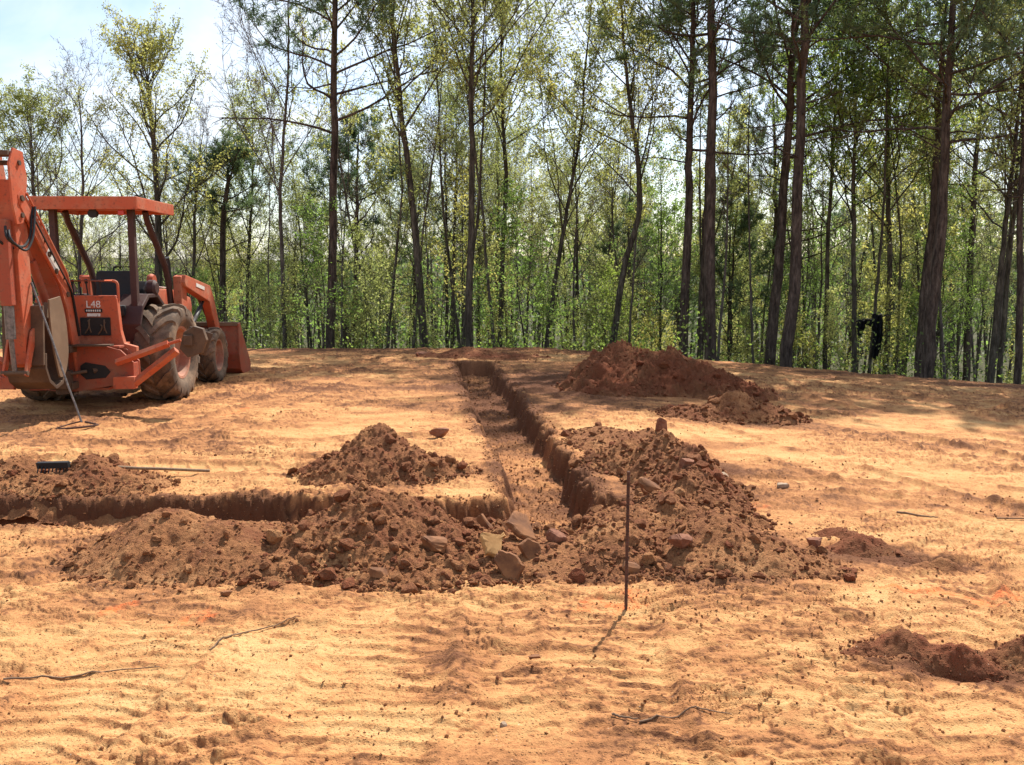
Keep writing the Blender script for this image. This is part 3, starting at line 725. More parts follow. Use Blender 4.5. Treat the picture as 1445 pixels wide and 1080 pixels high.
# ------------------------------------------------------------------ tractor with loader and backhoe
def tractor():
    T = thing('backhoe_tractor', (-5.17, 11.35, 0.0), R(2.0),
              'orange tractor with canopy, front loader and raised backhoe parked at left of the dirt pad', 'tractor')
    def wheel(x, y, rad, w, lugs, rimr, side, outer):
        t = MB(); hw = w / 2; s = rad
        prof = [(-hw * .72, rimr), (-hw * .96, rimr + (s - rimr) * .25), (-hw, rimr + (s - rimr) * .55), (-hw * .93, s * .885), (-hw * .72, s * .925),
                (-hw * .3, s * .935), (hw * .3, s * .935), (hw * .72, s * .925), (hw * .93, s * .885), (hw, rimr + (s - rimr) * .55), (hw * .96, rimr + (s - rimr) * .25), (hw * .72, rimr),
                (hw * .5, rimr * .97), (-hw * .5, rimr * .97)]
        t.lathe(prof, (0, 0, 0), 56)
        tyre = None
        W = link('wheel', None, T); W.location = (x, y, rad - 0.015)
        for i in range(lugs):
            for sg in (-1, 1):
                a0 = 2 * math.pi * (i + (0.5 if sg > 0 else 0)) / lugs
                # a bar running from the centre line out over the shoulder, swept back
                st = []
                for q, (fx, rr_, da) in enumerate(((0.04, .992, 0.0), (.35, 1.0, .5), (.68, .995, .95), (.90, .955, 1.15), (1.0, .875, 1.25))):
                    a = a0 + da * 2 * math.pi / lugs * 0.75
                    st.append((sg * hw * fx * 1.01, s * rr_, a))
                V = []; wd = (0.34 * 2 * math.pi / lugs) / 2
                for (lx, lr, a) in st:
                    low = lr - s * .10
                    for (rr_, dd) in ((low, -wd * 1.25), (lr, -wd), (lr, wd), (low, wd * 1.25)):
                        V.append((lx, rr_ * math.sin(a + dd), rr_ * math.cos(a + dd)))
                n = len(st)
                Fc = [(4 * k + j, 4 * k + (j + 1) % 4, 4 * k + 4 + (j + 1) % 4, 4 * k + 4 + j) for k in range(n - 1) for j in range(4)]
                Fc += [(0, 1, 2, 3), (4 * n - 4, 4 * n - 3, 4 * n - 2, 4 * n - 1)]
                t.add(V, Fc)
        t.build('tyre', M_tyre, W, 0, True)
        r = MB(); e = hw * side
        r.lathe([(hw * .70 * side, rimr * 1.02), (hw * .78 * side, rimr * 1.03), (hw * .74 * side, rimr * .93), (hw * .25 * side, rimr * .84), (hw * .12 * side, rimr * .55),
                 (hw * .30 * side, rimr * .40), (hw * .30 * side, .02), (hw * .05 * side, .02), (-hw * .05 * side, rimr * .6), (-hw * .6 * side, rimr * .95)], (0, 0, 0), 36)
        for k in range(6):
            a = k * math.pi / 3; r.tube([(hw * .2 * side, rimr * .48 * math.cos(a), rimr * .48 * math.sin(a)), (hw * .36 * side, rimr * .48 * math.cos(a), rimr * .48 * math.sin(a))], .02, 6)
        r.build('rim', M_rim, W, 0, True)
    for sd in (-1, 1):
        wheel(.74 * sd, 0, .625, .47, 15, .33, sd, True)
        wheel(.72 * sd, 1.88, .42, .31, 13, .235, sd, True)
    # chassis: transmission, front axle, frame rails
    c = MB(); c.box((0, .35, .62), (.38, 1.5, .42)).box((0, 1.6, .66), (.34, 1.3, .3)).box((0, 1.88, .42), (1.15, .14, .14))
    c.box((0, 0, .62), (1.1, .22, .24)).box((.3, .4, .42), (.08, 2.9, .14)).box((-.3, .4, .42), (.08, 2.9, .14))
    c.box((0, -.7, .55), (.62, .5, .30))
    c.build('chassis', M_black, T, .012)
    h = MB(); h.plate([(.72, .82), (2.32, .80), (2.40, 1.12), (2.34, 1.26), (1.6, 1.39), (.75, 1.42)], -.31, .31)
    hood = h.build('hood', M_or, T, .03, True)
    MB().box((0, 1.2, 1.435), (.46, .7, .012), (R(-3), 0, 0)).build('decal', M_white, hood)
    MB().box((0, 2.40, 1.0), (.5, .03, .26)).build('grille', M_black, hood)
    MB().tube([(.2, 1.75, 1.35), (.2, 1.75, 1.75), (.2, 1.70, 1.85)], .03).build('exhaust_pipe', M_black, T, 0, True)
    cap = MB(); cap.lathe([(-.04, .0), (-.04, .085), (.0, .10), (.04, .085), (.04, .0)], (.27, .85, 1.515), 20); cap.build('work_light', M_or, T, 0, True)
    d = MB(); d.plate([(.55, .9), (.80, .9), (.80, 1.48), (.60, 1.52), (.50, 1.40)], -.3, .3); d.build('dashboard', M_black, T, .02)
    sw = MB(); ring = [(.17 * math.cos(a), .40 + .10 * math.sin(a), 1.50 + .14 * math.sin(a)) for a in np.linspace(0, 2 * math.pi, 25)]
    sw.tube(ring, .014, 8, False).tube([(0, .62, 1.35), (0, .40, 1.5)], .016).build('steering_wheel', M_black, T, 0, True)
    fl = MB(); fl.box((0, .15, .70), (1.0, 1.0, .05)).box((0, -.62, .62), (.95, .5, .07)); fl.build('floor_plate', M_ordirty, T, .01)
    # fenders
    for sd in (-1, 1):
        f = MB(); prof = [(-.45, .62), (-.50, 1.0), (-.40, 1.22), (-.18, 1.36), (.15, 1.36), (.38, 1.22), (.50, .95), (.46, .95), (.34, 1.18), (.13, 1.31), (-.16, 1.31), (-.36, 1.18), (-.46, .98), (-.41, .62)]
        f.plate(prof, sd * .28, sd * .60)
        f.plate([(-.45, .62), (-.49, 1.0), (-.39, 1.21), (-.18, 1.35), (.15, 1.35), (.37, 1.21), (.48, .75)], sd * .28, sd * .31)
        fe = f.build('fender', M_post, T, .012)
        tl = MB(); tl.lathe([(-.06, 0), (-.06, .07), (-.02, .105), (.05, .105), (.08, .07), (.08, 0)], (sd * .53, .1, 1.43), 20)
        tl.build('tail_light', M_post, fe, 0, True)
    # seat, turned to the rear controls
    s = MB(); s.box((.14, -.32, 1.16), (.50, .46, .14), (0, 0, R(8))); seat = s.build('seat', M_black, T, .04, True)
    MB().box((.18, -.08, 1.42), (.50, .13, .46), (R(-8), 0, R(8))).build('backrest', M_black, seat, .045, True)
    MB().tube([(.14, -.32, .72), (.14, -.32, 1.12)], .09, 12).build('pedestal', M_black, seat, 0, True)
    MB().tube(rpath([(.10, .02, 1.60), (.10, 0.02, 1.70), (.34, .02, 1.70), (.34, .02, 1.60)], .03), .012, 8).build('grab_bar', M_black, seat, 0, True)
    # roll bars
    for sd in (-1, 1):
        p = MB(); px = sd * .47 + .03; p.box((px, -.36, 1.42), (.075, .085, 1.96))
        p.build('canopy_post', M_post, T, .006)
        q = MB(); q.tube([(sd * .50, .10, 2.40), (sd * .50, .16, 2.28), (sd * .50, .42, 2.02), (sd * .50, .72, 1.72), (sd * .50, .84, 1.5), (sd * .50, .90, 1.2), (sd * .48, .92, .75)], .042, 8)
        q.build('canopy_post', M_post, T, 0, True)
    cn = MB()
    cn.box((.01, .10, 2.52), (1.26, 1.30, .03))
    cn.box((.01, -.545, 2.455), (1.27, .022, .15)); cn.box((.01, .745, 2.465), (1.27, .022, .13))
    cn.box((.635, .10, 2.46), (.022, 1.268, .14)); cn.box((-.615, .10, 2.46), (.022, 1.268, .14))
    cn.box((.01, -.36, 2.45), (1.22, .08, .07)); cn.box((.01, .14, 2.45), (1.22, .08, .07))
    can = cn.build('canopy', M_or, T, .006)
    wl = MB(); wl.tube([(.09, -.50, 2.335), (.09, -.40, 2.335)], [.055, .04], 14); wl.box((.09, -.42, 2.39), (.03, .03, .07))
    wl.build('work_light', M_black, T, 0, True)
    wl = MB(); wl.box((.44, -.50, 2.345), (.07, .05, .06)); wl.build('flasher', M_lens, T, .01)
    # rear console
    k = MB()
    k.plate_y([(-.42, .72), (.72, .64), (.72, .76), (.58, .80), (.545, .95), (.52, 1.33), (.49, 1.36), (-.38, 1.36), (-.42, 1.3)], -.98, -.90)
    k.box((.05, -.80, 1.30), (.8, .2, .05)).box((.05, -.82, .76), (1.0, .2, .08))
    con = k.build('rear_console', M_or, T, .008)
    g = MB(); g.box((.27, -.995, 1.0), (.34, .02, .21)); gr = g.build('grille', M_black, con)
    for i in range(5): 
        pass
    bars = MB()
    for i, (a, dx, z0_, z1_) in enumerate(((-.12, .10, .92, 1.07), (-.05, -.02, .93, 1.09), (.03, .09, .91, 1.02), (.10, .02, .95, 1.08), (.13, -.03, .92, 1.05))):
        bars.tube(arc((.27 + a, -1.01, z0_), (.27 + a + dx, -1.045, (z0_ + z1_) / 2 + .03), (.27 + a + dx * .4, -1.01, z1_)), .008, 6)
    bars.build('hydraulic_hose', M_mud, gr, 0, True)
    rl = MB(); rl.tube(rpath([(-.35, -.92, 1.34), (-.35, -.92, 1.53), (.52, -.92, 1.53), (.52, -.92, 1.30)], .06), .016, 8)
    rl.build('guard_rail', M_or, con, 0, True)
    lv = MB()
    for i, a in enumerate((-.12, -.04, .04, .12, .2, .28)):
        lv.tube([(a, -.80, 1.32), (a, -.84, 1.50)], .008, 6).tube([(a, -.835, 1.50), (a, -.845, 1.545)], .019, 8)
    lv.build('control_lever', M_black, con, 0, True)
    def text(s, x, z, size, mat, nme):
        cu = bpy.data.curves.new(nme, 'FONT'); cu.body = s; cu.size = size; cu.extrude = .002; cu.align_x = 'CENTER'; cu.align_y = 'CENTER'
        tmp = bpy.data.objects.new('tmp', cu); COL.objects.link(tmp)
        dg = bpy.context.evaluated_depsgraph_get(); me = bpy.data.meshes.new_from_object(tmp.evaluated_get(dg))
        bpy.data.objects.remove(tmp); me.materials.clear(); me.materials.append(mat)
        o = link(nme, me, con, (x, -.984, z)); o.rotation_euler = (R(90), 0, 0); return o
    text('L48', .25, 1.255, .115, M_white, 'lettering')
    b = MB(); b.box((.25, -.983, 1.185), (.20, .006, .045)); pl = b.build('name_plate', M_black, con)
    dd = MB()
    for i in range(7): dd.box((.175 + i * .025, -.988, 1.185), (.014, .004, .022))
    dd.build('lettering', M_white, pl)
    st = MB(); st.box((.25, -.983, 1.135), (.15, .006, .035)); sk = st.build('sticker', M_white, con)
    # loader
    for sd in (-1, 1):
        a = MB(); a.plate([(.82, .45), (1.08, .45), (1.06, 1.45), (.98, 1.60), (.84, 1.58)], sd * .56, sd * .67)
        a.build('loader_tower', M_or, T, .012)
        b = MB(); b.plate([(.84, 1.50), (.90, 1.60), (1.98, 1.44), (2.14, 1.26), (2.62, .42), (2.70, .20), (2.52, .20), (2.44, .36), (1.92, 1.20), (.88, 1.44)], sd * .60, sd * .72)
        ar = b.build('loader_arm', M_or, T, .012)
        MB().box((sd * .723, 1.5, 1.43), (.006, .38, .05), (R(-9), 0, 0)).build('decal', M_white, ar)
        cy = MB(); cy.tube([(sd * .64, 1.05, .75), (sd * .64, 1.72, 1.12)], .035).tube([(sd * .64, 1.7, 1.11), (sd * .64, 1.98, 1.27)], .018)
        cy.build('lift_cylinder', M_black, T, 0, True)
        cy = MB(); cy.tube([(sd * .50, 1.95, 1.38), (sd * .50, 2.45, 1.0)], .032).tube([(sd * .50, 2.43, 1.01), (sd * .50, 2.72, .72)], .017)
        cy.build('tilt_cylinder', M_steel, T, 0, True)
    b = MB(); W = .93
    shell = [(3.22, .04), (2.80, .03), (2.66, .12), (2.60, .35), (2.62, .82), (2.66, .84), (2.65, .36), (2.71, .16), (2.82, .075), (3.22, .07)]
    b.plate(shell, -W, W)
    lb = b.build('loader_bucket', M_ordirty, T, .006)
    for sd in (-1, 1):
        e = MB(); e.plate([(3.22, .035), (2.80, .022), (2.65, .11), (2.585, .35), (2.605, .83), (2.70, .85), (2.86, .62), (3.12, .32), (3.26, .14)], sd * W, sd * (W + .022))
        e.build('side_plate', M_ordirty, lb, .004)
    e = MB(); e.plate([(2.595, .80), (2.595, .86), (2.70, .86), (2.70, .80)], -W, W); e.build('top_edge', M_tan, lb, .004)
    # backhoe main frame
    f = MB()
    f.plate_y([(-.76, .34), (-.10, .26), (.10, .26), (.60, .34), (.76, .38), (.76, .60), (.62, .74), (.40, .80), (-.40, .80), (-.62, .74), (-.76, .60)], -1.20, -1.17)
    f.plate_y([(-.76, .34), (-.10, .26), (.10, .26), (.76, .34), (.76, .60), (.62, .74), (-.62, .74), (-.76, .60)], -1.02, -.99)
    f.box((0, -1.095, .77), (1.2, .15, .03)).box((0, -1.095, .285), (.9, .15, .03)).box((.74, -1.095, .48), (.03, .15, .22)).box((-.74, -1.095, .48), (.03, .15, .22))
    fr = f.build('backhoe_frame', M_ordirty, T, .006)
    hl = MB(); hl.plate_y([(.16, .46), (.22, .40), (.44, .42), (.50, .49), (.44, .56), (.22, .60), (.16, .56)], -1.206, -1.199); hl.build('opening_shade', M_black, fr)  # black plate on the frame face, painted shade in place of a hole
    MB().box((.2, -1.25, .80), (.7, .12, .02)).build('step', M_mud, fr)
    for sd in (-1, 1):
        s_ = MB(); s_.tube([(sd * .56, -1.25, .34), (sd * .78, -1.25, .36), (sd * 1.28, -1.25, .74)], .052, 4)
        s_.box((sd * .68, -1.25, .37), (.24, .10, .14))
        leg = s_.build('stabilizer', M_or, T, .006)
        s2 = MB(); s2.tube([(sd * .60, -1.28, .60), (sd * 1.20, -1.28, .82)], .042, 4).tube([(sd * 1.18, -1.28, .81), (sd * 1.34, -1.28, .86)], .018, 8)
        s2.build('stabilizer_cylinder', M_or, leg, 0)
        pd = MB(); pd.plate_y([(sd * 1.33, .76), (sd * 1.38, .95), (sd * 1.50, 1.02), (sd * 1.60, .99), (sd * 1.64, .86), (sd * 1.58, .71), (sd * 1.42, .66)], -1.31, -1.23)
        pd.box((sd * 1.44, -1.27, .86), (.10, .18, .12)).box((sd * 1.50, -1.18, .84), (.27, .03, .27), (0, R(20 * sd), R(25 * sd)))
        pd.build('stabilizer_pad', M_mud, leg, .01)
    # swing post and boom
    sp = MB(); sp.tube([(.0, -1.32, .25), (.0, -1.32, .85)], .075, 14).box((0, -1.26, .34), (.26, .2, .08)).box((0, -1.26, .76), (.26, .2, .08)).box((0, -1.36, .42), (.22, .16, .2))
    sp.build('swing_post', M_mud, T, .008)
    for sd in (-1, 1):
        cy = MB(); cy.tube([(sd * .5, -1.08, .55), (sd * .30, -1.20, .50)], .035).tube([(sd * .24, -1.23, .50), (sd * .08, -1.36, .48)], .02)
        cy.build('swing_cylinder', M_mud, T, 0, True)
    bm_ = MB()
    lowb = [(-1.10, .28), (-1.00, .34), (-1.10, .80), (-1.21, 1.36), (-1.33, 1.60), (-2.14, 2.42), (-2.22, 2.46), (-2.28, 2.40), (-2.27, 2.31), (-1.50, 1.50), (-1.36, 1.20), (-1.23, .6), (-1.18, .30)]
    for sd in (-1, 1): bm_.plate(lowb, sd * .10, sd * .125)
    boom = bm_.build('boom', M_or, T, .004)
    inn = MB(); inn.plate([(-1.08, .32), (-1.16, .9), (-1.32, 1.52), (-2.10, 2.32), (-2.16, 2.28), (-1.50, 1.46), (-1.30, .95), (-1.16, .32)], -.098, .098)
    inn.build('boom_web', M_ordirty, boom)
    for (y, z) in ((-1.12, .36), (-1.34, 1.38), (-2.22, 2.37), (-1.72, 1.82), (-1.58, 1.64)):
        pn = MB(); pn.tube([(-.142, y, z), (.142, y, z)], .030 if z > 1 else .04, 12); pn.build('pin', M_mud, boom, 0, True)
    for sd in (1,):
        ed = MB(); ed.tube([(.13, -1.24, 1.40), (.13, -1.34, 1.62), (.13, -2.12, 2.43)], .012, 6); ed.build('hydraulic_line', M_or, boom, 0, True)
    for kx, off in ((.136, .0), (.150, -.03)):
        hz = MB(); hz.tube(rpath([(kx, -1.14, .9), (kx, -1.27, 1.44 + off), (kx + .01, -1.62, 1.76 + off), (kx, -2.05, 2.22 + off)], .1), .0085, 6)
        hz.build('hydraulic_hose', M_black, boom, 0, True)
    for q in range(9):
        tq = q / 8; yy = -1.40 - .78 * tq; zz = 1.56 + .80 * tq
        if q % 2 == 0: MB().tube([(.120, yy, zz), (.134, yy, zz)], .014, 6).build('bolt', M_mud, boom)
    MB().plate([(-1.50, 1.66), (-1.56, 1.60), (-1.78, 1.82), (-1.72, 1.88)], .1255, .127).build('decal', M_white, boom)
    cy = MB(); cy.tube([(0, -1.40, 1.0), (0, -1.85, 1.75)], .045).tube([(0, -1.84, 1.74), (0, -2.1, 2.2)], .022); cy.build('boom_cylinder', M_ordirty, boom, 0, True)
    # dipper
    dp = MB()
    for sd in (-1, 1):
        dp.plate([(-2.30, 2.86), (-2.12, 2.84), (-2.06, 2.58), (-2.14, 2.20), (-2.20, 2.12), (-2.32, 2.10), (-2.38, 2.30), (-2.40, 2.70)], sd * .095, sd * .118)
    dp.plate([(-2.30, 2.55), (-2.10, 2.50), (-2.06, 2.2), (-2.04, 1.4), (-2.10, .72), (-2.16, .64), (-2.24, .68), (-2.28, 1.4), (-2.30, 2.1)], -.085, .085)
    dip = dp.build('dipper', M_or, T, .006)
    MB().box((0, -2.30, 2.80), (.19, .16, .05)).build('crosshead', M_mud, dip, .008)
    cv = MB(); cv.box((0, -2.365, 1.72), (.115, .10, .86)); cv.build('cylinder_guard', M_ordirty, dip, .01)
    cy = MB(); cy.tube([(0, -2.36, 1.36), (0, -2.36, .95)], .048).tube([(0, -2.36, .96), (0, -2.33, .62)], .024); cy.build('bucket_cylinder', M_steel, dip, 0, True)
    for sd in (-1, 1):
        lk = MB(); lk.plate([(-2.36, .58), (-2.30, .56), (-2.08, .98), (-2.12, 1.05), (-2.18, 1.02)], sd * .10, sd * .125); lk.build('link_bar', M_or, dip, .006)
    for (y, z) in ((-2.22, 2.72), (-2.22, 2.2), (-2.10, .98), (-2.33, .60)):
        pn = MB(); pn.tube([(-.135, y, z), (.135, y, z)], .026, 12); pn.build('pin', M_mud, dip, 0, True)
    for i, (xx, l) in enumerate(((.05, .0), (.08, .04), (-.05, .02))):
        hs = MB(); hs.tube(rpath([(xx, -2.42, 2.08 - l), (xx + .03, -2.48, 1.95), (xx + .10, -2.30, 1.86 - l), (xx + .11, -2.16, 1.98), (xx + .07, -2.0, 2.3)], .08), .013, 8)
        hs.build('hydraulic_hose', M_black, dip, 0, True)
    # digging bucket, curled in between boom and dipper
    bk = MB(); Wb = .21
    outr = [(-2.10, .78), (-2.12, .62), (-2.05, .47), (-1.90, .38), (-1.74, .42), (-1.65, .58), (-1.61, .85), (-1.66, 1.15)]
    inr = [(-1.69, 1.14), (-1.645, .86), (-1.68, .60), (-1.76, .46), (-1.90, .42), (-2.02, .50), (-2.085, .63), (-2.07, .78)]
    bk.plate(outr + inr, -Wb, Wb)
    bk.plate([(-2.16, .66), (-2.10, 1.28), (-2.07, 1.28), (-2.12, .66)], -Wb, Wb)
    buck = bk.build('digging_bucket', M_mud, T, .004)
    for sd in (-1, 1):
        e = MB(); e.plate(arc((-1.99, 1.34, 0), (-2.02, .95, 0), (-1.86, .52, 0), 8) + arc((-1.84, .50, 0), (-1.70, .47, 0), (-1.63, .72, 0), 7) + arc((-1.62, .78, 0), (-1.60, 1.10, 0), (-1.74, 1.37, 0), 8), sd * Wb, sd * (Wb + .02))
        e.build('side_plate', M_tan if sd > 0 else M_mud, buck, .004)
    for i in range(4):
        tt = MB(); tt.plate([(-1.70, 1.12), (-1.63, 1.13), (-1.66, 1.30), (-1.68, 1.30)], -.17 + i * .103 - .02, -.17 + i * .103 + .02)
        tt.build('tooth', M_tan, buck, .004)
    return T
tractor()

# ------------------------------------------------------------------ tools and small things
def handle(p0, p1, r0=.014, r1=.017):
    m = MB(); P = np.linspace(p0, p1, 9); P[1:-1] += rng.normal(size=(7, 3)) * .0015
    return m.tube(P, list(np.linspace(r0, r1, 9)), 10)

z0 = tz(-4.50, 9.15)
rk = thing('landscape_rake', (-4.50, 9.15, z0), 0, 'long-handled rake standing head down, leaning on the backhoe bucket', 'rake', 'hand tools')
handle((0, 0, .05), (-.50, .13, 1.50), .010, .012).build('handle', M_steel, rk, 0, True)
hd = MB(); hd.tube(arc((-.16, -.20, .015), (-.02, -.24, .02), (.16, -.02, .02), 9) + arc((.17, 0, .02), (.14, .06, .02), (.02, .03, .05), 5), .011, 8)
hd.tube([(-.17, -.20, .02), (-.13, -.02, .03), (0, .02, .06)], .008, 8)
hd.build('head', M_rust, rk, 0, True)

zl = surf(-3.42, 6.62)
sh = thing('garden_rake', (-3.42, 6.62, zl), 0, 'wooden-handled rake lying with its dark head on the left heap', 'rake', 'hand tools')
e2 = (-2.44 + 3.42, 7.02 - 6.62, tz(-2.44, 7.02) - zl + .022)
handle((0.02, 0.01, .05), e2, .013, .012).build('handle', M_wood, sh, 0, True)
hh = MB(); hh.box((-.06, -.02, .06), (.26, .035, .05), (R(10), R(-3), R(-8)))
for i in range(9): hh.tube([(-.17 + i * .028, -.02, .055), (-.17 + i * .028, -.05, .0)], .006, 5)
hh.tube([(-.02, -.01, .06), (.06, .01, .055)], .022, 8)
hh.build('head', M_black, sh, .004)

zs = tz(.545, 4.08)
st = MB(); pts = [(.545, 4.08, zs - .12), (.545, 4.08, zs + .2), (.547, 4.082, zs + .45), (.5475, 4.083, zs + .665)]
st.tube(pts, .0075, 10)
for i in range(46):
    zz = zs + .01 + i * .0142
    xx = .545 + .0025 * i / 46
    st.tube([(xx, 4.0815, zz - .0022), (xx, 4.0815, zz + .0022)], .0088, 10)
so = st.build('steel_stake', M_rust, None, 0, True)
tag(so, 'rusty steel reinforcing bar driven upright into sand before the heaps', 'stake')

def stick(label, pts, r, mat=None, name='stick'):
    P = []
    for (x, y) in pts: P.append((x, y, tz(x, y) + r * 1.2))
    P = np.array(P); Q = []
    for i in range(len(P) - 1):
        for t in np.linspace(0, 1, 6, endpoint=False):
            q = P[i] * (1 - t) + P[i + 1] * t; q[2] = max(q[2], tz(q[0], q[1]) + r * .8); Q.append(q + rng.normal(size=3) * r * .15)
    Q.append(P[-1]); rr = np.linspace(r * .75, r * .35, len(Q))
    m = MB().tube(Q, list(rr), 7)
    o = m.build(name, mat or M_stick, None, 0, True); tag(o, label, 'stick', 'fallen sticks and roots on the sand')
stick('thin curved stick on sand before the left heaps', [(-1.29, 3.62), (-1.22, 3.75), (-1.08, 3.88), (-.98, 3.93)], .006)
stick('pale peeled root lying in the bottom foreground, right of centre', [(.455, 2.99), (.58, 3.02), (.70, 3.04), (.80, 3.06)], .0055)
stick('short dark stick on the sand at middle right', [(2.64, 5.93), (2.82, 5.93), (2.92, 5.92)], .012)
stick('thin dark root at the left border of the foreground', [(-2.0, 3.32), (-1.8, 3.38), (-1.6, 3.46), (-1.45, 3.48)], .006)
stick('short twig in the bottom foreground at centre right', [(.36, 3.03), (.40, 3.02), (.45, 3.0)], .007)
stick('straight thin twig at the right border, middle distance', [(3.35, 5.97), (3.6, 5.98), (3.85, 5.9)], .008)
# ------------------------------------------------------------------ trees
def unit(v): return v / (np.linalg.norm(v) + 1e-9)

class TB:
    """collects tapering limbs"""
    def __init__(s): s.V = []; s.F = []; s.n = 0
    def limb(s, P, Rd, k):
        n = len(P); T = np.gradient(P, axis=0); T /= np.linalg.norm(T, axis=1)[:, None] + 1e-9
        ref = np.array([0.13, 0.2, 1.0]) if abs(T[0][2]) < 0.8 else np.array([1.0, .1, 0])
        A = np.cross(T, ref); A /= np.linalg.norm(A, axis=1)[:, None] + 1e-9; B = np.cross(T, A)
        t = np.arange(k) * 2 * math.pi / k
        V = P[:, None, :] + Rd[:, None, None] * (np.cos(t)[None, :, None] * A[:, None, :] + np.sin(t)[None, :, None] * B[:, None, :])
        s.V.append(V.reshape(-1, 3))
        i = np.arange(n - 1)[:, None] * k; j = np.arange(k)[None]; jn = (j + 1) % k
        s.F.append((np.stack([i + j, i + jn, i + k + jn, i + k + j], -1).reshape(-1, 4)) + s.n); s.n += n * k
    def mesh(s, name, mat):
        if not s.V: return None
        return mesh_np(name, np.concatenate(s.V), np.concatenate(s.F), mat, True)

def leaf_mesh(name, P, size, rg, mat, aspect=.55, droop=0):
    n = len(P)
    a = rg.normal(size=(n, 3)); a /= np.linalg.norm(a, axis=1)[:, None]
    b = rg.normal(size=(n, 3)); b -= (a * b).sum(1)[:, None] * a; b /= np.linalg.norm(b, axis=1)[:, None]
    s = (size * rg.uniform(.55, 1.35, n))[:, None]
    V = np.stack([P - a * s * .5, P + b * s * .5 * aspect, P + a * s * .5, P - b * s * .5 * aspect], 1).reshape(-1, 3)
    return mesh_np(name, V, np.arange(4 * n).reshape(n, 4), mat, False)

def needle_mesh(name, tips, dirs, rg, mat, L=.17, w=.011, per=16):
    n = len(tips) * per
    c = np.repeat(tips, per, 0) + rg.normal(size=(n, 3)) * .03; d = np.repeat(dirs, per, 0)
    a = rg.normal(size=(n, 3)) + d * 0.9 + np.array([0, 0, .25]); a /= np.linalg.norm(a, axis=1)[:, None]
    b = rg.normal(size=(n, 3)); b -= (a * b).sum(1)[:, None] * a; b /= np.linalg.norm(b, axis=1)[:, None]
    l = (L * rg.uniform(.6, 1.2, n))[:, None]
    V = np.stack([c - b * w, c + b * w, c + a * l + b * w * .5, c + a * l - b * w * .5], 1).reshape(-1, 3)
    return mesh_np(name, V, np.arange(4 * n).reshape(n, 4), mat, False)

def wander(p, d, L, n, rg, wob, up):
    P = [p]; st = L / n
    for i in range(n):
        d = unit(d + rg.normal(size=3) * wob + np.array([0, 0, up])); P.append(P[-1] + d * st)
    return np.array(P), d

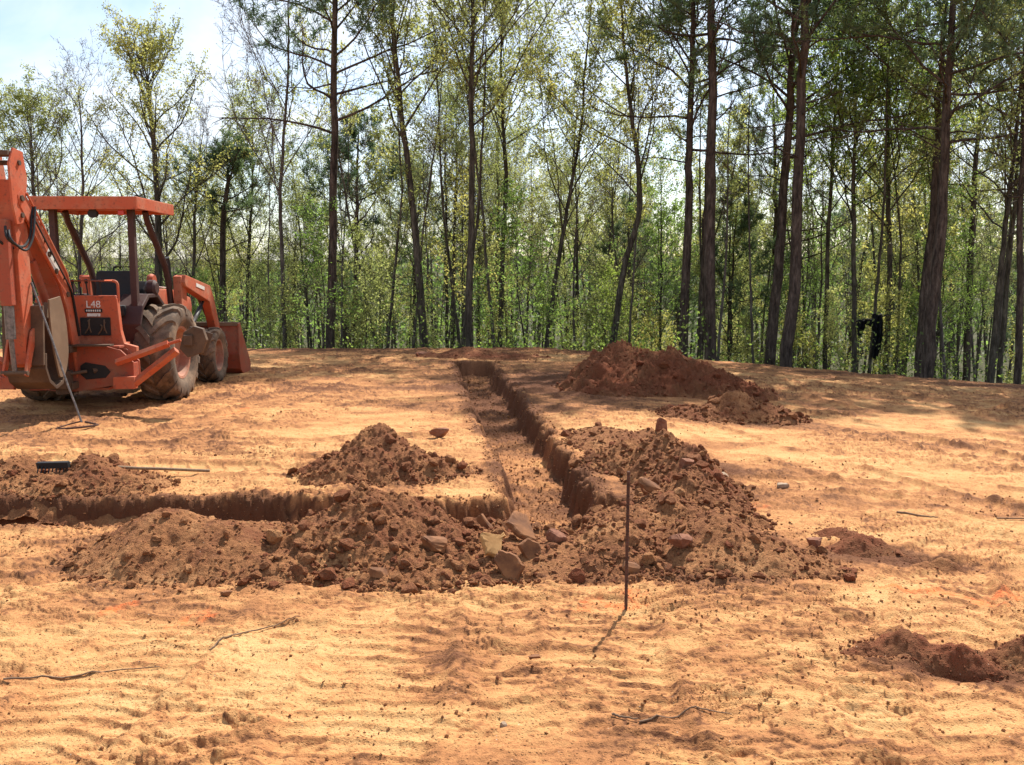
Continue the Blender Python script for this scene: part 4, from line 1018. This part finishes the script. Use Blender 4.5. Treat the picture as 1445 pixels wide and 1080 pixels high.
def build_tree(kind, path, r0, seed, leaf=1.0, crown0=.35, nlimb=22, spread=1.0, leafsize=.068, twigs=True, leafmat_=None, per=4):
    """path: trunk points (local), kind: leafy / bare / pine. returns (trunk mesh, crown mesh)"""
    rg = np.random.default_rng(seed)
    path = np.array(path, float)
    # refine trunk with small kinks
    t = np.linspace(0, 1, len(path)); tt = np.linspace(0, 1, 26)
    P = np.stack([np.interp(tt, t, path[:, k]) for k in range(3)], 1)
    for _ in range(2): P[1:-1] = .25 * P[:-2] + .5 * P[1:-1] + .25 * P[2:]
    H = P[-1, 2] - P[0, 2]
    P[1:, :2] += np.cumsum(rg.normal(size=(25, 2)) * H * .0016, 0)
    Rd = r0 * (1 - tt) ** (.75 if kind != 'pine' else .6) * .92 + r0 * .06; Rd[0] *= 1.22; Rd[1] *= 1.05
    wood = TB(); wood.limb(P, Rd, 9)
    tw = TB()
    tips = []; tdir = []
    def at(f):
        return np.array([np.interp(f, tt, P[:, k]) for k in range(3)])
    ga = rg.uniform(0, 6.28)
    for i in range(nlimb):
        f = crown0 + (1 - crown0) * ((i + rg.uniform(0, .8)) / nlimb) ** .95
        f = min(f, .985); p = at(f); ga += 2.4 + rg.normal() * .4
        rel = (f - crown0) / (1 - crown0)
        if kind == 'pine':
            el = R(rg.uniform(-5, 25) + 35 * rel); L = H * spread * (.09 + .17 * math.sin(math.pi * min(1, rel * .8 + .25))) * rg.uniform(.7, 1.15)
            if rel < .25 and rg.random() < .5: L *= .5
        else:
            el = R(rg.uniform(25, 62) + 15 * rel); L = H * spread * (.12 + .26 * (1 - rel) * rg.uniform(.6, 1.15))
        d = np.array([math.cos(ga) * math.cos(el), math.sin(ga) * math.cos(el), math.sin(el)])
        n = 7; Q, de = wander(p, d, L, n, rg, .13, .05 if kind != 'pine' else .03)
        rb = min(float(np.interp(f, tt, Rd)) * .42, .008 + L * .0105)
        wood.limb(Q, np.linspace(rb, rb * .25, n + 1), 5)
        nsub = int(4 + L * (2.6 if kind != 'pine' else 3.2))
        dead = kind == 'pine' and rel < .22
        for j in range(nsub):
            g = .22 + .78 * (j + rg.random()) / nsub
            q = np.array([np.interp(g, np.linspace(0, 1, n + 1), Q[:, k]) for k in range(3)])
            dl = unit(Q[min(n, int(g * n) + 1)] - Q[int(g * n) if int(g * n) < n else n - 1])
            sd = unit(dl * .75 + rg.normal(size=3) * .62 + np.array([0, 0, .22]))
            L2 = L * rg.uniform(.22, .42) * (1.15 - .5 * g)
            L2 = max(L2, .25); m = 4; Q2, d2 = wander(q, sd, L2, m, rg, .16, .04)
            r2 = max(.004, rb * .33); tw.limb(Q2, np.linspace(r2, r2 * .35, m + 1), 3)
            if kind == 'pine':
                if not dead:
                    for k in range(1, m + 1):
                        if k >= m - 2: tips.append(Q2[k]); tdir.append(d2)
                continue
            nt_ = int(3 + L2 * 4.5)
            for k in range(nt_):
                g2 = .25 + .75 * rg.random(); q3 = np.array([np.interp(g2, np.linspace(0, 1, m + 1), Q2[:, c]) for c in range(3)])
                d3 = unit(d2 * .7 + rg.normal(size=3) * .6 + np.array([0, 0, .2])); L3 = max(.16, L2 * rg.uniform(.2, .45))
                Q3 = np.array([q3, q3 + d3 * L3 * .5 + rg.normal(size=3) * L3 * .05, q3 + d3 * L3])
                if twigs: tw.limb(Q3, np.array([.0042, .0032, .0018]) * (1.4 if kind == 'bare' else 1.1), 3)
                for w in range(3): tips.append(Q3[0] * (1 - (w + 1) / 3) + Q3[2] * (w + 1) / 3); tdir.append(d3)
            tips.append(Q2[-1]); tdir.append(d2)
    tips = np.array(tips); tdir = np.array(tdir)
    bmat = M_pinebark if kind == 'pine' else (M_palebark if kind == 'bare' else M_bark)
    trunk = wood.mesh('trunk', bmat)
    # twigs and leaves share the crown mesh: two material slots
    if kind == 'pine': lm = needle_mesh('crown', tips, tdir, rg, M_pine, .17, .010, int(17 * leaf))
    else:
        pr = int(max(1, per * leaf * (.22 if kind == 'bare' else 1)))
        # whole sprays carry more or fewer leaves, so the crown has thin and dense places
        wgt = rg.random(len(tips)) ** .9 * 1.25; keep = np.repeat(np.arange(len(tips)), pr); keep = keep[rg.random(len(keep)) < wgt[keep] * 1.3]
        LP = tips[keep] + rg.normal(size=(len(keep), 3)) * (.06 if kind == 'leafy' else .05)
        lm = leaf_mesh('crown', LP, leafsize * (1 if kind == 'leafy' else .5), rg, leafmat_ or (M_young if kind == 'leafy' else M_bud))
    twm = tw.mesh('twigs', bmat)
    if twm:
        nl = len(lm.vertices); a = np.empty(nl * 3, np.float32); lm.vertices.foreach_get('co', a)
        b = np.empty(len(twm.vertices) * 3, np.float32); twm.vertices.foreach_get('co', b)
        f1 = np.arange(nl).reshape(-1, 4); f2 = np.concatenate(tw.F) + nl
        mat0 = lm.materials[0]
        cm = mesh_np('crown', np.concatenate([a, b]).reshape(-1, 3), np.concatenate([f1, f2]), mat0, False)
        cm.materials.append(bmat)
        mi = np.zeros(len(f1) + len(f2), np.int32); mi[len(f1):] = 1; cm.polygons.foreach_set('material_index', mi)
        bpy.data.meshes.remove(lm); bpy.data.meshes.remove(twm); lm = cm
    return trunk, lm

def place_tree(name, meshes, loc, rz, sc, label, cat, group, szz=1.0):
    o = link(name, None); o.location = loc; o.rotation_euler = (0, 0, rz); o.scale = (sc, sc, sc * szz)
    link('trunk', meshes[0], o); link('crown', meshes[1], o)
    tag(o, label, cat, group); return o

def gz(x, y): return float(base_z(np.array([float(x)]), np.array([float(y)]))[0])

def uv(u, v, d):
    """where a ray through a photo point meets distance d (real world point)"""
    cp, sp = math.cos(PITCH), math.sin(PITCH)
    a = (u - 722.5) / F; b = (540 - v) / F
    dy = cp + b * sp; dz = -sp + b * cp
    return np.array([a / dy * d, d, CAMH + dz / dy * d])

# trees one can pick out: (kind, distance, [(u,v) up the trunk], trunk width in photo px, height m, label, options)
KEY = [
 ('bare', 25, [(400, 500), (398, 330), (406, 130)], 9, 12.5, 'slender nearly bare tree between tractor and first pine', dict(crown0=.35, nlimb=20)),
 ('pine', 22, [(467, 500), (470, 250), (471, 20)], 17, 12.4, 'dark pine with blue-green tufts, first tall trunk right of the tractor', dict(crown0=.42, nlimb=34)),
 ('leafy', 22, [(600, 500), (592, 350), (572, 190), (556, 60)], 16, 11, 'crooked leafy tree whose trunk curves to the left as it rises', dict(crown0=.48, nlimb=20)),
 ('leafy', 21, [(662, 500), (664, 250), (667, 10)], 14, 10.8, 'straight dark-trunked tree with level side branches at pad centre', dict(crown0=.42, nlimb=34, spread=1.0)),
 ('leafy', 25, [(703, 500), (712, 250), (708, 120)], 10, 11.5, 'mid-sized leafy tree just right of the straight centre trunk', dict(crown0=.4, nlimb=24)),
 ('leafy', 23, [(766, 500), (786, 350), (815, 180)], 10, 10.5, 'slim leafy tree leaning right beyond the far end of the trench', dict(crown0=.35, nlimb=22)),
 ('leafy', 22, [(858, 500), (878, 380), (905, 290), (888, 150), (880, 60)], 13, 10.8, 'leaning, elbowed tree directly behind the large red mound', dict(crown0=.4, nlimb=22)),
 ('pine', 21, [(963, 505), (972, 300), (976, 100)], 18, 11.6, 'dark pine trunk left of the thickest pair at the right of the mound', dict(crown0=.45, nlimb=30)),
 ('pine', 24, [(985, 505), (990, 300), (994, 90)], 13, 13, 'thinner pine trunk squeezed between two thick pine trunks', dict(crown0=.5, nlimb=24)),
 ('pine', 20, [(1003, 508), (1004, 250), (1007, -20)], 22, 12.8, 'tallest straight pine right behind the red mound', dict(crown0=.55, nlimb=30)),
 ('pine', 21.5, [(1084, 515), (1098, 350), (1118, 100)], 21, 12, 'shaded pine trunk leaning right beside a paler one', dict(crown0=.45, nlimb=30)),
 ('pine', 19.5, [(1108, 518), (1122, 350), (1136, -10)], 24, 12.6, 'thick pale-barked pine leaning right, front row', dict(crown0=.45, nlimb=34)),
 ('leafy', 24, [(1165, 515), (1172, 300), (1185, 150)], 9, 10.5, 'slim green tree right of the pale-barked pine', dict(crown0=.3, nlimb=26, mat='g')),
 ('leafy', 22, [(1208, 520), (1206, 300), (1204, 170)], 10, 10, 'young green tree left of the black cloth', dict(crown0=.3, nlimb=26, mat='g')),
 ('leafy', 22.5, [(1250, 525), (1256, 300), (1262, 150)], 11, 10.5, 'leafy tree just right of the black cloth', dict(crown0=.3, nlimb=26, mat='g')),
 ('pine', 18.5, [(1308, 530), (1322, 330), (1338, 100)], 23, 11.8, 'thickest dark pine trunk in the right part of the wood', dict(crown0=.50, nlimb=34)),
 ('pine', 20.5, [(1296, 528), (1305, 350), (1326, 120)], 18, 12.5, 'narrower pine trunk close behind the thickest dark one', dict(crown0=.5, nlimb=26)),
 ('leafy', 19.5, [(1394, 540), (1410, 380), (1432, 200)], 13, 11.5, 'leaning trunk close to the right border, leftmost of three', dict(crown0=.4, nlimb=24)),
 ('leafy', 21.5, [(1412, 540), (1420, 380), (1440, 180)], 11, 11.5, 'leaning trunk close to the right border, middle of three', dict(crown0=.4, nlimb=24)),
 ('pine', 19, [(1436, 545), (1440, 380), (1446, 100)], 14, 12.5, 'pine at the right border, rightmost of three trunks', dict(crown0=.45, nlimb=26)),
 ('bare', 27, [(112, 500), (115, 300), (112, 110)], 9, 8.9, 'bare purplish-twigged tree rising above the tractor canopy', dict(crown0=.2, nlimb=30, spread=1.15)),
 ('leafy', 26, [(222, 500), (225, 300), (212, 120)], 14, 9.0, 'tallest yellow-green tree behind the tractor canopy', dict(crown0=.22, nlimb=34, leaf=1.2, spread=1.05)),
 ('leafy', 27, [(50, 500), (52, 300), (48, 200)], 9, 8.0, 'sparse tree at the left border behind the backhoe boom', dict(crown0=.3, nlimb=28, leaf=1.0)),
 ('pine', 28, [(312, 500), (315, 330), (322, 250)], 13, 7.2, 'short dark pine right above the loader bucket', dict(crown0=.25, nlimb=26)),
 ('pine', 29, [(500, 500), (502, 330), (505, 180)], 11, 8.5, 'dense short pine between the first pine and the crooked tree', dict(crown0=.35, nlimb=30)),
 ('leafy', 30, [(345, 500), (350, 300), (352, 150)], 8, 9.2, 'thin yellow-green tree right of the short dark pine', dict(crown0=.3, nlimb=26, leaf=1.0)),
 ('bare', 29, [(270, 500), (276, 300), (290, 180)], 8, 8.6, 'bare tree between tall yellow-green tree and short dark pine', dict(crown0=.3, nlimb=26)),
]
for i, (kind, d, pp, wpx, Ht, label, opt) in enumerate(KEY):
    pts = [uv(u, v, d) for (u, v) in pp]
    base = np.array([pts[0][0], d, 0.0]); base[2] = gz(base[0], d) - .05
    top = pts[-1]; loc = base.copy()
    low = pts[0].copy(); low[0] += (pts[0][0] - pts[1][0]) * .12
    path = [base] + pts[1:] if len(pts) > 1 else [base]
    path[0] = np.array([low[0], d, base[2]]); loc = path[0].copy()
    ztop = base[2] + Ht
    if path[-1][2] < ztop:
        dr = unit(path[-1] - path[-2]); dr = unit(dr * .4 + np.array([0, 0, .6])); path.append(path[-1] + dr * (ztop - path[-1][2]) / dr[2])
    path = [p - loc for p in path]
    o2 = dict(opt); mt = o2.pop('mat', None)
    ms = build_tree(kind, path, wpx / F * d / 2 * .80, 500 + i, leafmat_=(M_green if mt == 'g' else None), **o2)
    nm_ = {'pine': 'pine_tree', 'bare': 'bare_tree', 'leafy': 'leafy_tree'}[kind]
    place_tree(nm_, ms, loc, 0, 1, label, 'pine tree' if kind == 'pine' else 'tree', 'trees at the edge of the woods')

# prototypes for the wood behind
def proto(kind, H, r, seed, **k):
    lean = np.random.default_rng(seed).normal(size=2) * H * .03
    return build_tree(kind, [(0, 0, 0), (lean[0], lean[1], H * .5), (lean[0] * .5 - lean[1], lean[1] * 2, H)], r, seed, **k)
PR = {
 'leafy': [proto('leafy', 10.5, .075, 901, crown0=.35, nlimb=20), proto('leafy', 11, .085, 902, crown0=.42, nlimb=18), proto('leafy', 9, .06, 903, crown0=.3, nlimb=20), proto('leafy', 12, .09, 904, crown0=.45, nlimb=22)],
 'green': [proto('leafy', 8.5, .06, 911, crown0=.22, nlimb=24, leafmat_=M_green), proto('leafy', 10, .07, 912, crown0=.3, nlimb=24, leafmat_=M_green)],
 'bare': [proto('bare', 10.5, .07, 921, crown0=.3, nlimb=22), proto('bare', 9, .055, 922, crown0=.25, nlimb=22)],
 'pine': [proto('pine', 13, .13, 931, crown0=.5, nlimb=28), proto('pine', 11.5, .11, 932, crown0=.4, nlimb=30), proto('pine', 7.5, .07, 933, crown0=.2, nlimb=30)],
 'sapling': [proto('leafy', 4.2, .026, 941, crown0=.2, nlimb=16, leaf=.8, spread=1.1, leafmat_=M_green), proto('leafy', 3.4, .02, 942, crown0=.15, nlimb=14, spread=1.2), proto('leafy', 5.2, .03, 943, crown0=.25, nlimb=18, leaf=.7)],
}
PR['pole'] = [proto('bare', 9, .045, 951, crown0=.45, nlimb=9, spread=.8), proto('leafy', 9.5, .05, 952, crown0=.5, nlimb=10, spread=.8), proto('bare', 8, .035, 953, crown0=.5, nlimb=8, spread=.7), proto('leafy', 8.5, .04, 954, crown0=.3, nlimb=12, spread=.6)]
LAB = {'pole': ('young_tree', 'thin straight dark pole of a tree in the crowded wood', 'tree', 'thin pole-like trees in the wood'),'leafy': ('leafy_tree', 'slender trunk with yellow-green spring leaves inside the wood', 'tree', 'young-leaved trees inside the wood'),
       'green': ('leafy_tree', 'slender trunk with fresher green leaves inside the wood', 'tree', 'green-leaved trees inside the wood'),
       'bare': ('bare_tree', 'thin grey tree with almost no leaves inside the wood', 'tree', 'bare trees inside the wood'),
       'pine': ('pine_tree', 'dark pine standing behind the front row of the wood', 'pine tree', 'pines inside the wood'),
       'sapling': ('sapling', 'low leafy sapling just below the edge of the pad', 'sapling', 'saplings under the trees')}
rt = random.Random(11)
taken = []
def scatter(kinds, n, d0, d1, u0, u1, s0, s1, mind=.6):
    c = 0; tries = 0
    while c < n and tries < n * 30:
        tries += 1
        d = math.sqrt(rt.uniform(d0 * d0, d1 * d1)); u = rt.uniform(u0, u1)
        x = (u - 722.5) / F * d
        if any((x - a) ** 2 + (d - b) ** 2 < mind * mind for a, b in taken): continue
        taken.append((x, d))
        k = rt.choice(kinds); m = rt.choice(PR[k]); nm_, lb, ct, gr = LAB[k]
        sc = rt.uniform(s0, s1)
        o = place_tree(nm_, m, (x, d, gz(x, d) - .05), rt.uniform(0, 6.28), sc, lb, ct, gr, rt.uniform(.92, 1.08))
        o.rotation_euler = (rt.gauss(0, .035), rt.gauss(0, .035), o.rotation_euler[2])
        c += 1
# left: thin wood with sky behind; right: deep and closed
scatter(['bare', 'leafy', 'bare', 'leafy'], 20, 27, 42, -40, 440, .60, .80)
scatter(['leafy', 'bare', 'leafy', 'pine'], 24, 26, 44, 440, 900, .68, .95)
scatter(['leafy', 'green', 'pine', 'bare'], 28, 24, 44, 880, 1500, .72, 1.0)
scatter(['pole'], 26, 23, 42, 0, 460, .75, .95, .4)
scatter(['pole'], 44, 21.5, 42, 460, 930, .85, 1.15, .4)
scatter(['pole'], 56, 20.5, 42, 930, 1480, .85, 1.15, .4)
scatter(['sapling'], 34, 21.5, 30, 420, 1490, .7, 1.1, .5)
scatter(['sapling'], 10, 24, 30, 0, 420, .6, .9, .5)

# far wood on the slopes beyond: too many crowns to count
def far_wood():
    rg = np.random.default_rng(77); n = 120000
    ang = np.radians(rg.uniform(-36, 36, n)); d = rg.uniform(46, 95, n)
    x = d * np.tan(ang); y = d
    side = sstep(-12, 8, x / d * 40)
    top = .3 + 3.8 * side + 1.6 * fbm(x / 5, y / 9, 701, 3)
    g = base_z(x, y)
    z = g + (top + (1.8) - g) * rg.random(n) ** .8
    dens = sstep(-.25, .35, fbm(x / 1.6 + z * .4, z / 1.2 + y * .6, 702, 3))
    ok = rg.random(n) < dens; P = np.stack([x, y, z], 1)[ok]
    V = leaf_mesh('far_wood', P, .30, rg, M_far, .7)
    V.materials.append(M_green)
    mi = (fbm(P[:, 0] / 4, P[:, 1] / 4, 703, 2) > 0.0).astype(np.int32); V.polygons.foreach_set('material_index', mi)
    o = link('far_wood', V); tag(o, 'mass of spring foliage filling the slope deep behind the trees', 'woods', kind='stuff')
    tb = TB()
    for i in range(420):
        a = R(rg.uniform(-36, 36)); dd = rg.uniform(44, 90); xx = dd * math.tan(a); g0 = gz(xx, dd)
        h = rg.uniform(6, 9.5) * (.75 + .35 * float(sstep(-12, 8, np.array(xx / dd * 40))))
        Q, _ = wander(np.array([xx, dd, g0 - .1]), np.array([rg.normal() * .06, 0, 1.0]), h, 5, rg, .05, .1)
        tb.limb(Q, np.linspace(rg.uniform(.06, .13), .02, 6), 5)
        for j in range(5):
            p = Q[2 + j % 4]; Q2, _ = wander(p, np.array([rg.normal(), rg.normal(), .9]), h * .22, 3, rg, .15, .1)
            tb.limb(Q2, np.linspace(.03, .01, 4), 3)
    o = link('far_trunks', tb.mesh('far_trunks', M_bark)); tag(o, 'crowd of thin grey trunks far back in the wood', 'woods', kind='stuff')
    # low growth just beyond the pad
    n = 85000; ang = np.radians(rg.uniform(-35, 35, n)); d = 19.5 + 20 * rg.random(n) ** 1.3; x = d * np.tan(ang); y = d
    h = 2.2 * sstep(-.1, .5, fbm(x / 1.3, y / 1.3, 711, 3)) + .3
    ok = (y > pad_edge(x) + 1.2); x, y, h = x[ok], y[ok], h[ok]
    z = base_z(x, y) + h * rg.random(len(x))
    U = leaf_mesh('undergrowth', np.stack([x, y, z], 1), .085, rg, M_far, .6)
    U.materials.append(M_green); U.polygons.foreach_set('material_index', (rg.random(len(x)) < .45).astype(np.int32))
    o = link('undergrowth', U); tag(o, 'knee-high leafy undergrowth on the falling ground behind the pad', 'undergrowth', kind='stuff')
far_wood()

# the black cloth hung in the branches
def cloth():
    c = uv(1236, 470, 21.0)
    m = MB(); rg = np.random.default_rng(8)
    T = thing('black_cloth', (c[0], c[1], c[2]), 0, 'ragged black cloth hanging from a thin branch among the right-hand trees', 'cloth')
    s = 21.0 / F
    def sheet(out, name, th=.10):
        nrow = 14; ncol = 11; V = []
        for side in (-1, 1):
            for i in range(nrow):
                v = i / (nrow - 1); l = np.interp(v, [o[0] for o in out], [o[1] for o in out]) * s; r = np.interp(v, [o[0] for o in out], [o[2] for o in out]) * s
                zz = -np.interp(v, [0, 1], [out[0][3], out[-1][3]]) * s
                for j in range(ncol):
                    w = j / (ncol - 1); bulge = math.sin(math.pi * w) ** .5
                    V.append((l + (r - l) * w, side * th * (.15 + .5 * bulge) + .05 * math.sin(w * 15 + v * 4), zz + .02 * math.sin(w * 9)))
        k = nrow * ncol; Fc = []
        for i in range(nrow - 1):
            for j in range(ncol - 1):
                a = i * ncol + j; Fc.append((a, a + 1, a + ncol + 1, a + ncol)); Fc.append((a + k, a + ncol + k, a + ncol + 1 + k, a + 1 + k))
        bd = list(range(ncol)) + [i * ncol + ncol - 1 for i in range(1, nrow)] + [(nrow - 1) * ncol + j for j in range(ncol - 2, -1, -1)] + [i * ncol for i in range(nrow - 2, 0, -1)]
        for a, b in zip(bd, bd[1:] + bd[:1]): Fc.append((a, b, b + k, a + k))
        return MB().add(V, Fc).build(name, M_cloth, T, 0, True)
    M_cloth = simple('black cloth', (0.004, 0.004, 0.005), (0.012, 0.012, 0.014), 12, 0.9, 0.4, 0.02, 0.2)
    sheet([(0, -6, 8, -26), (.2, -7, 9, 0), (.45, -2, 8, 0), (.75, -4, 7, 0), (1, -3, 2, 36)], 'body')
    sheet([(0, -20, -3, -19), (.5, -19, -3, 0), (1, -13, -4, -10)], 'sleeve', .05)
    sheet([(0, -26, -16, -18), (.5, -26, -17, 0), (1, -25, -21, 4)], 'torn_strip')
    MB().tube([(-.50, .02, .26), (-.1, .0, .33), (.25, .02, .42)], .022, 6).build('branch', M_bark, T, 0, True)
cloth()

# ------------------------------------------------------------------ light, sky, camera
SUN_AZ = math.atan2(.21, .51); SUN_EL = R(52)       # azimuth measured from +Y towards +X
W = bpy.data.worlds.new('World'); scene.world = W; W.use_nodes = True
nt = W.node_tree; bg = nt.nodes['Background']
sky = nt.nodes.new('ShaderNodeTexSky'); sky.sky_type = 'NISHITA'; sky.sun_disc = False
sky.sun_elevation = SUN_EL; sky.sun_rotation = SUN_AZ; sky.dust_density = 1.2; sky.air_density = 1.0
tc = nt.nodes.new('ShaderNodeTexCoord'); mp = nt.nodes.new('ShaderNodeMapping'); mp.inputs['Scale'].default_value = (1, 1, 2.6)
nt.links.new(tc.outputs['Generated'], mp.inputs[0])
cf = noise(nt, 2.1, 6, 0.6, mp.outputs[0], 0.4)
mk = ramp(nt, cf, [(0.44, 0.0), (0.66, 0.92)])
skyc = mixc(nt, mk, sky.outputs[0], CLOUD if 'CLOUD' in globals() else (5.6, 6.0, 6.5))
nt.links.new(skyc, bg.inputs[0]); bg.inputs[1].default_value = 0.115
L = bpy.data.lights.new('sun', 'SUN'); L.energy = 4.7; L.angle = R(0.6); L.color = (1, .95, .87)
so = bpy.data.objects.new('sun', L); COL.objects.link(so)
from mathutils import Vector
dirv = Vector((math.sin(SUN_AZ) * math.cos(SUN_EL), math.cos(SUN_AZ) * math.cos(SUN_EL), math.sin(SUN_EL)))
so.rotation_euler = dirv.to_track_quat('Z', 'Y').to_euler(); so.location = (10, 20, 30)
cam = bpy.data.cameras.new('camera'); cam.sensor_fit = 'HORIZONTAL'; cam.sensor_width = 36; cam.lens = 36 * F / 1445
cam.clip_end = 3000; cam.clip_start = .05
co = bpy.data.objects.new('camera', cam); COL.objects.link(co); co.location = (0, 0, CAMH)
co.rotation_euler = (R(90) - PITCH, 0, 0); scene.camera = co
scene.view_settings.view_transform = 'Standard'; scene.view_settings.look = 'None'; scene.view_settings.gamma = 1
scene.view_settings.exposure = 0.82
scene.cycles.max_bounces = 5; scene.cycles.transparent_max_bounces = 4; scene.cycles.diffuse_bounces = 3
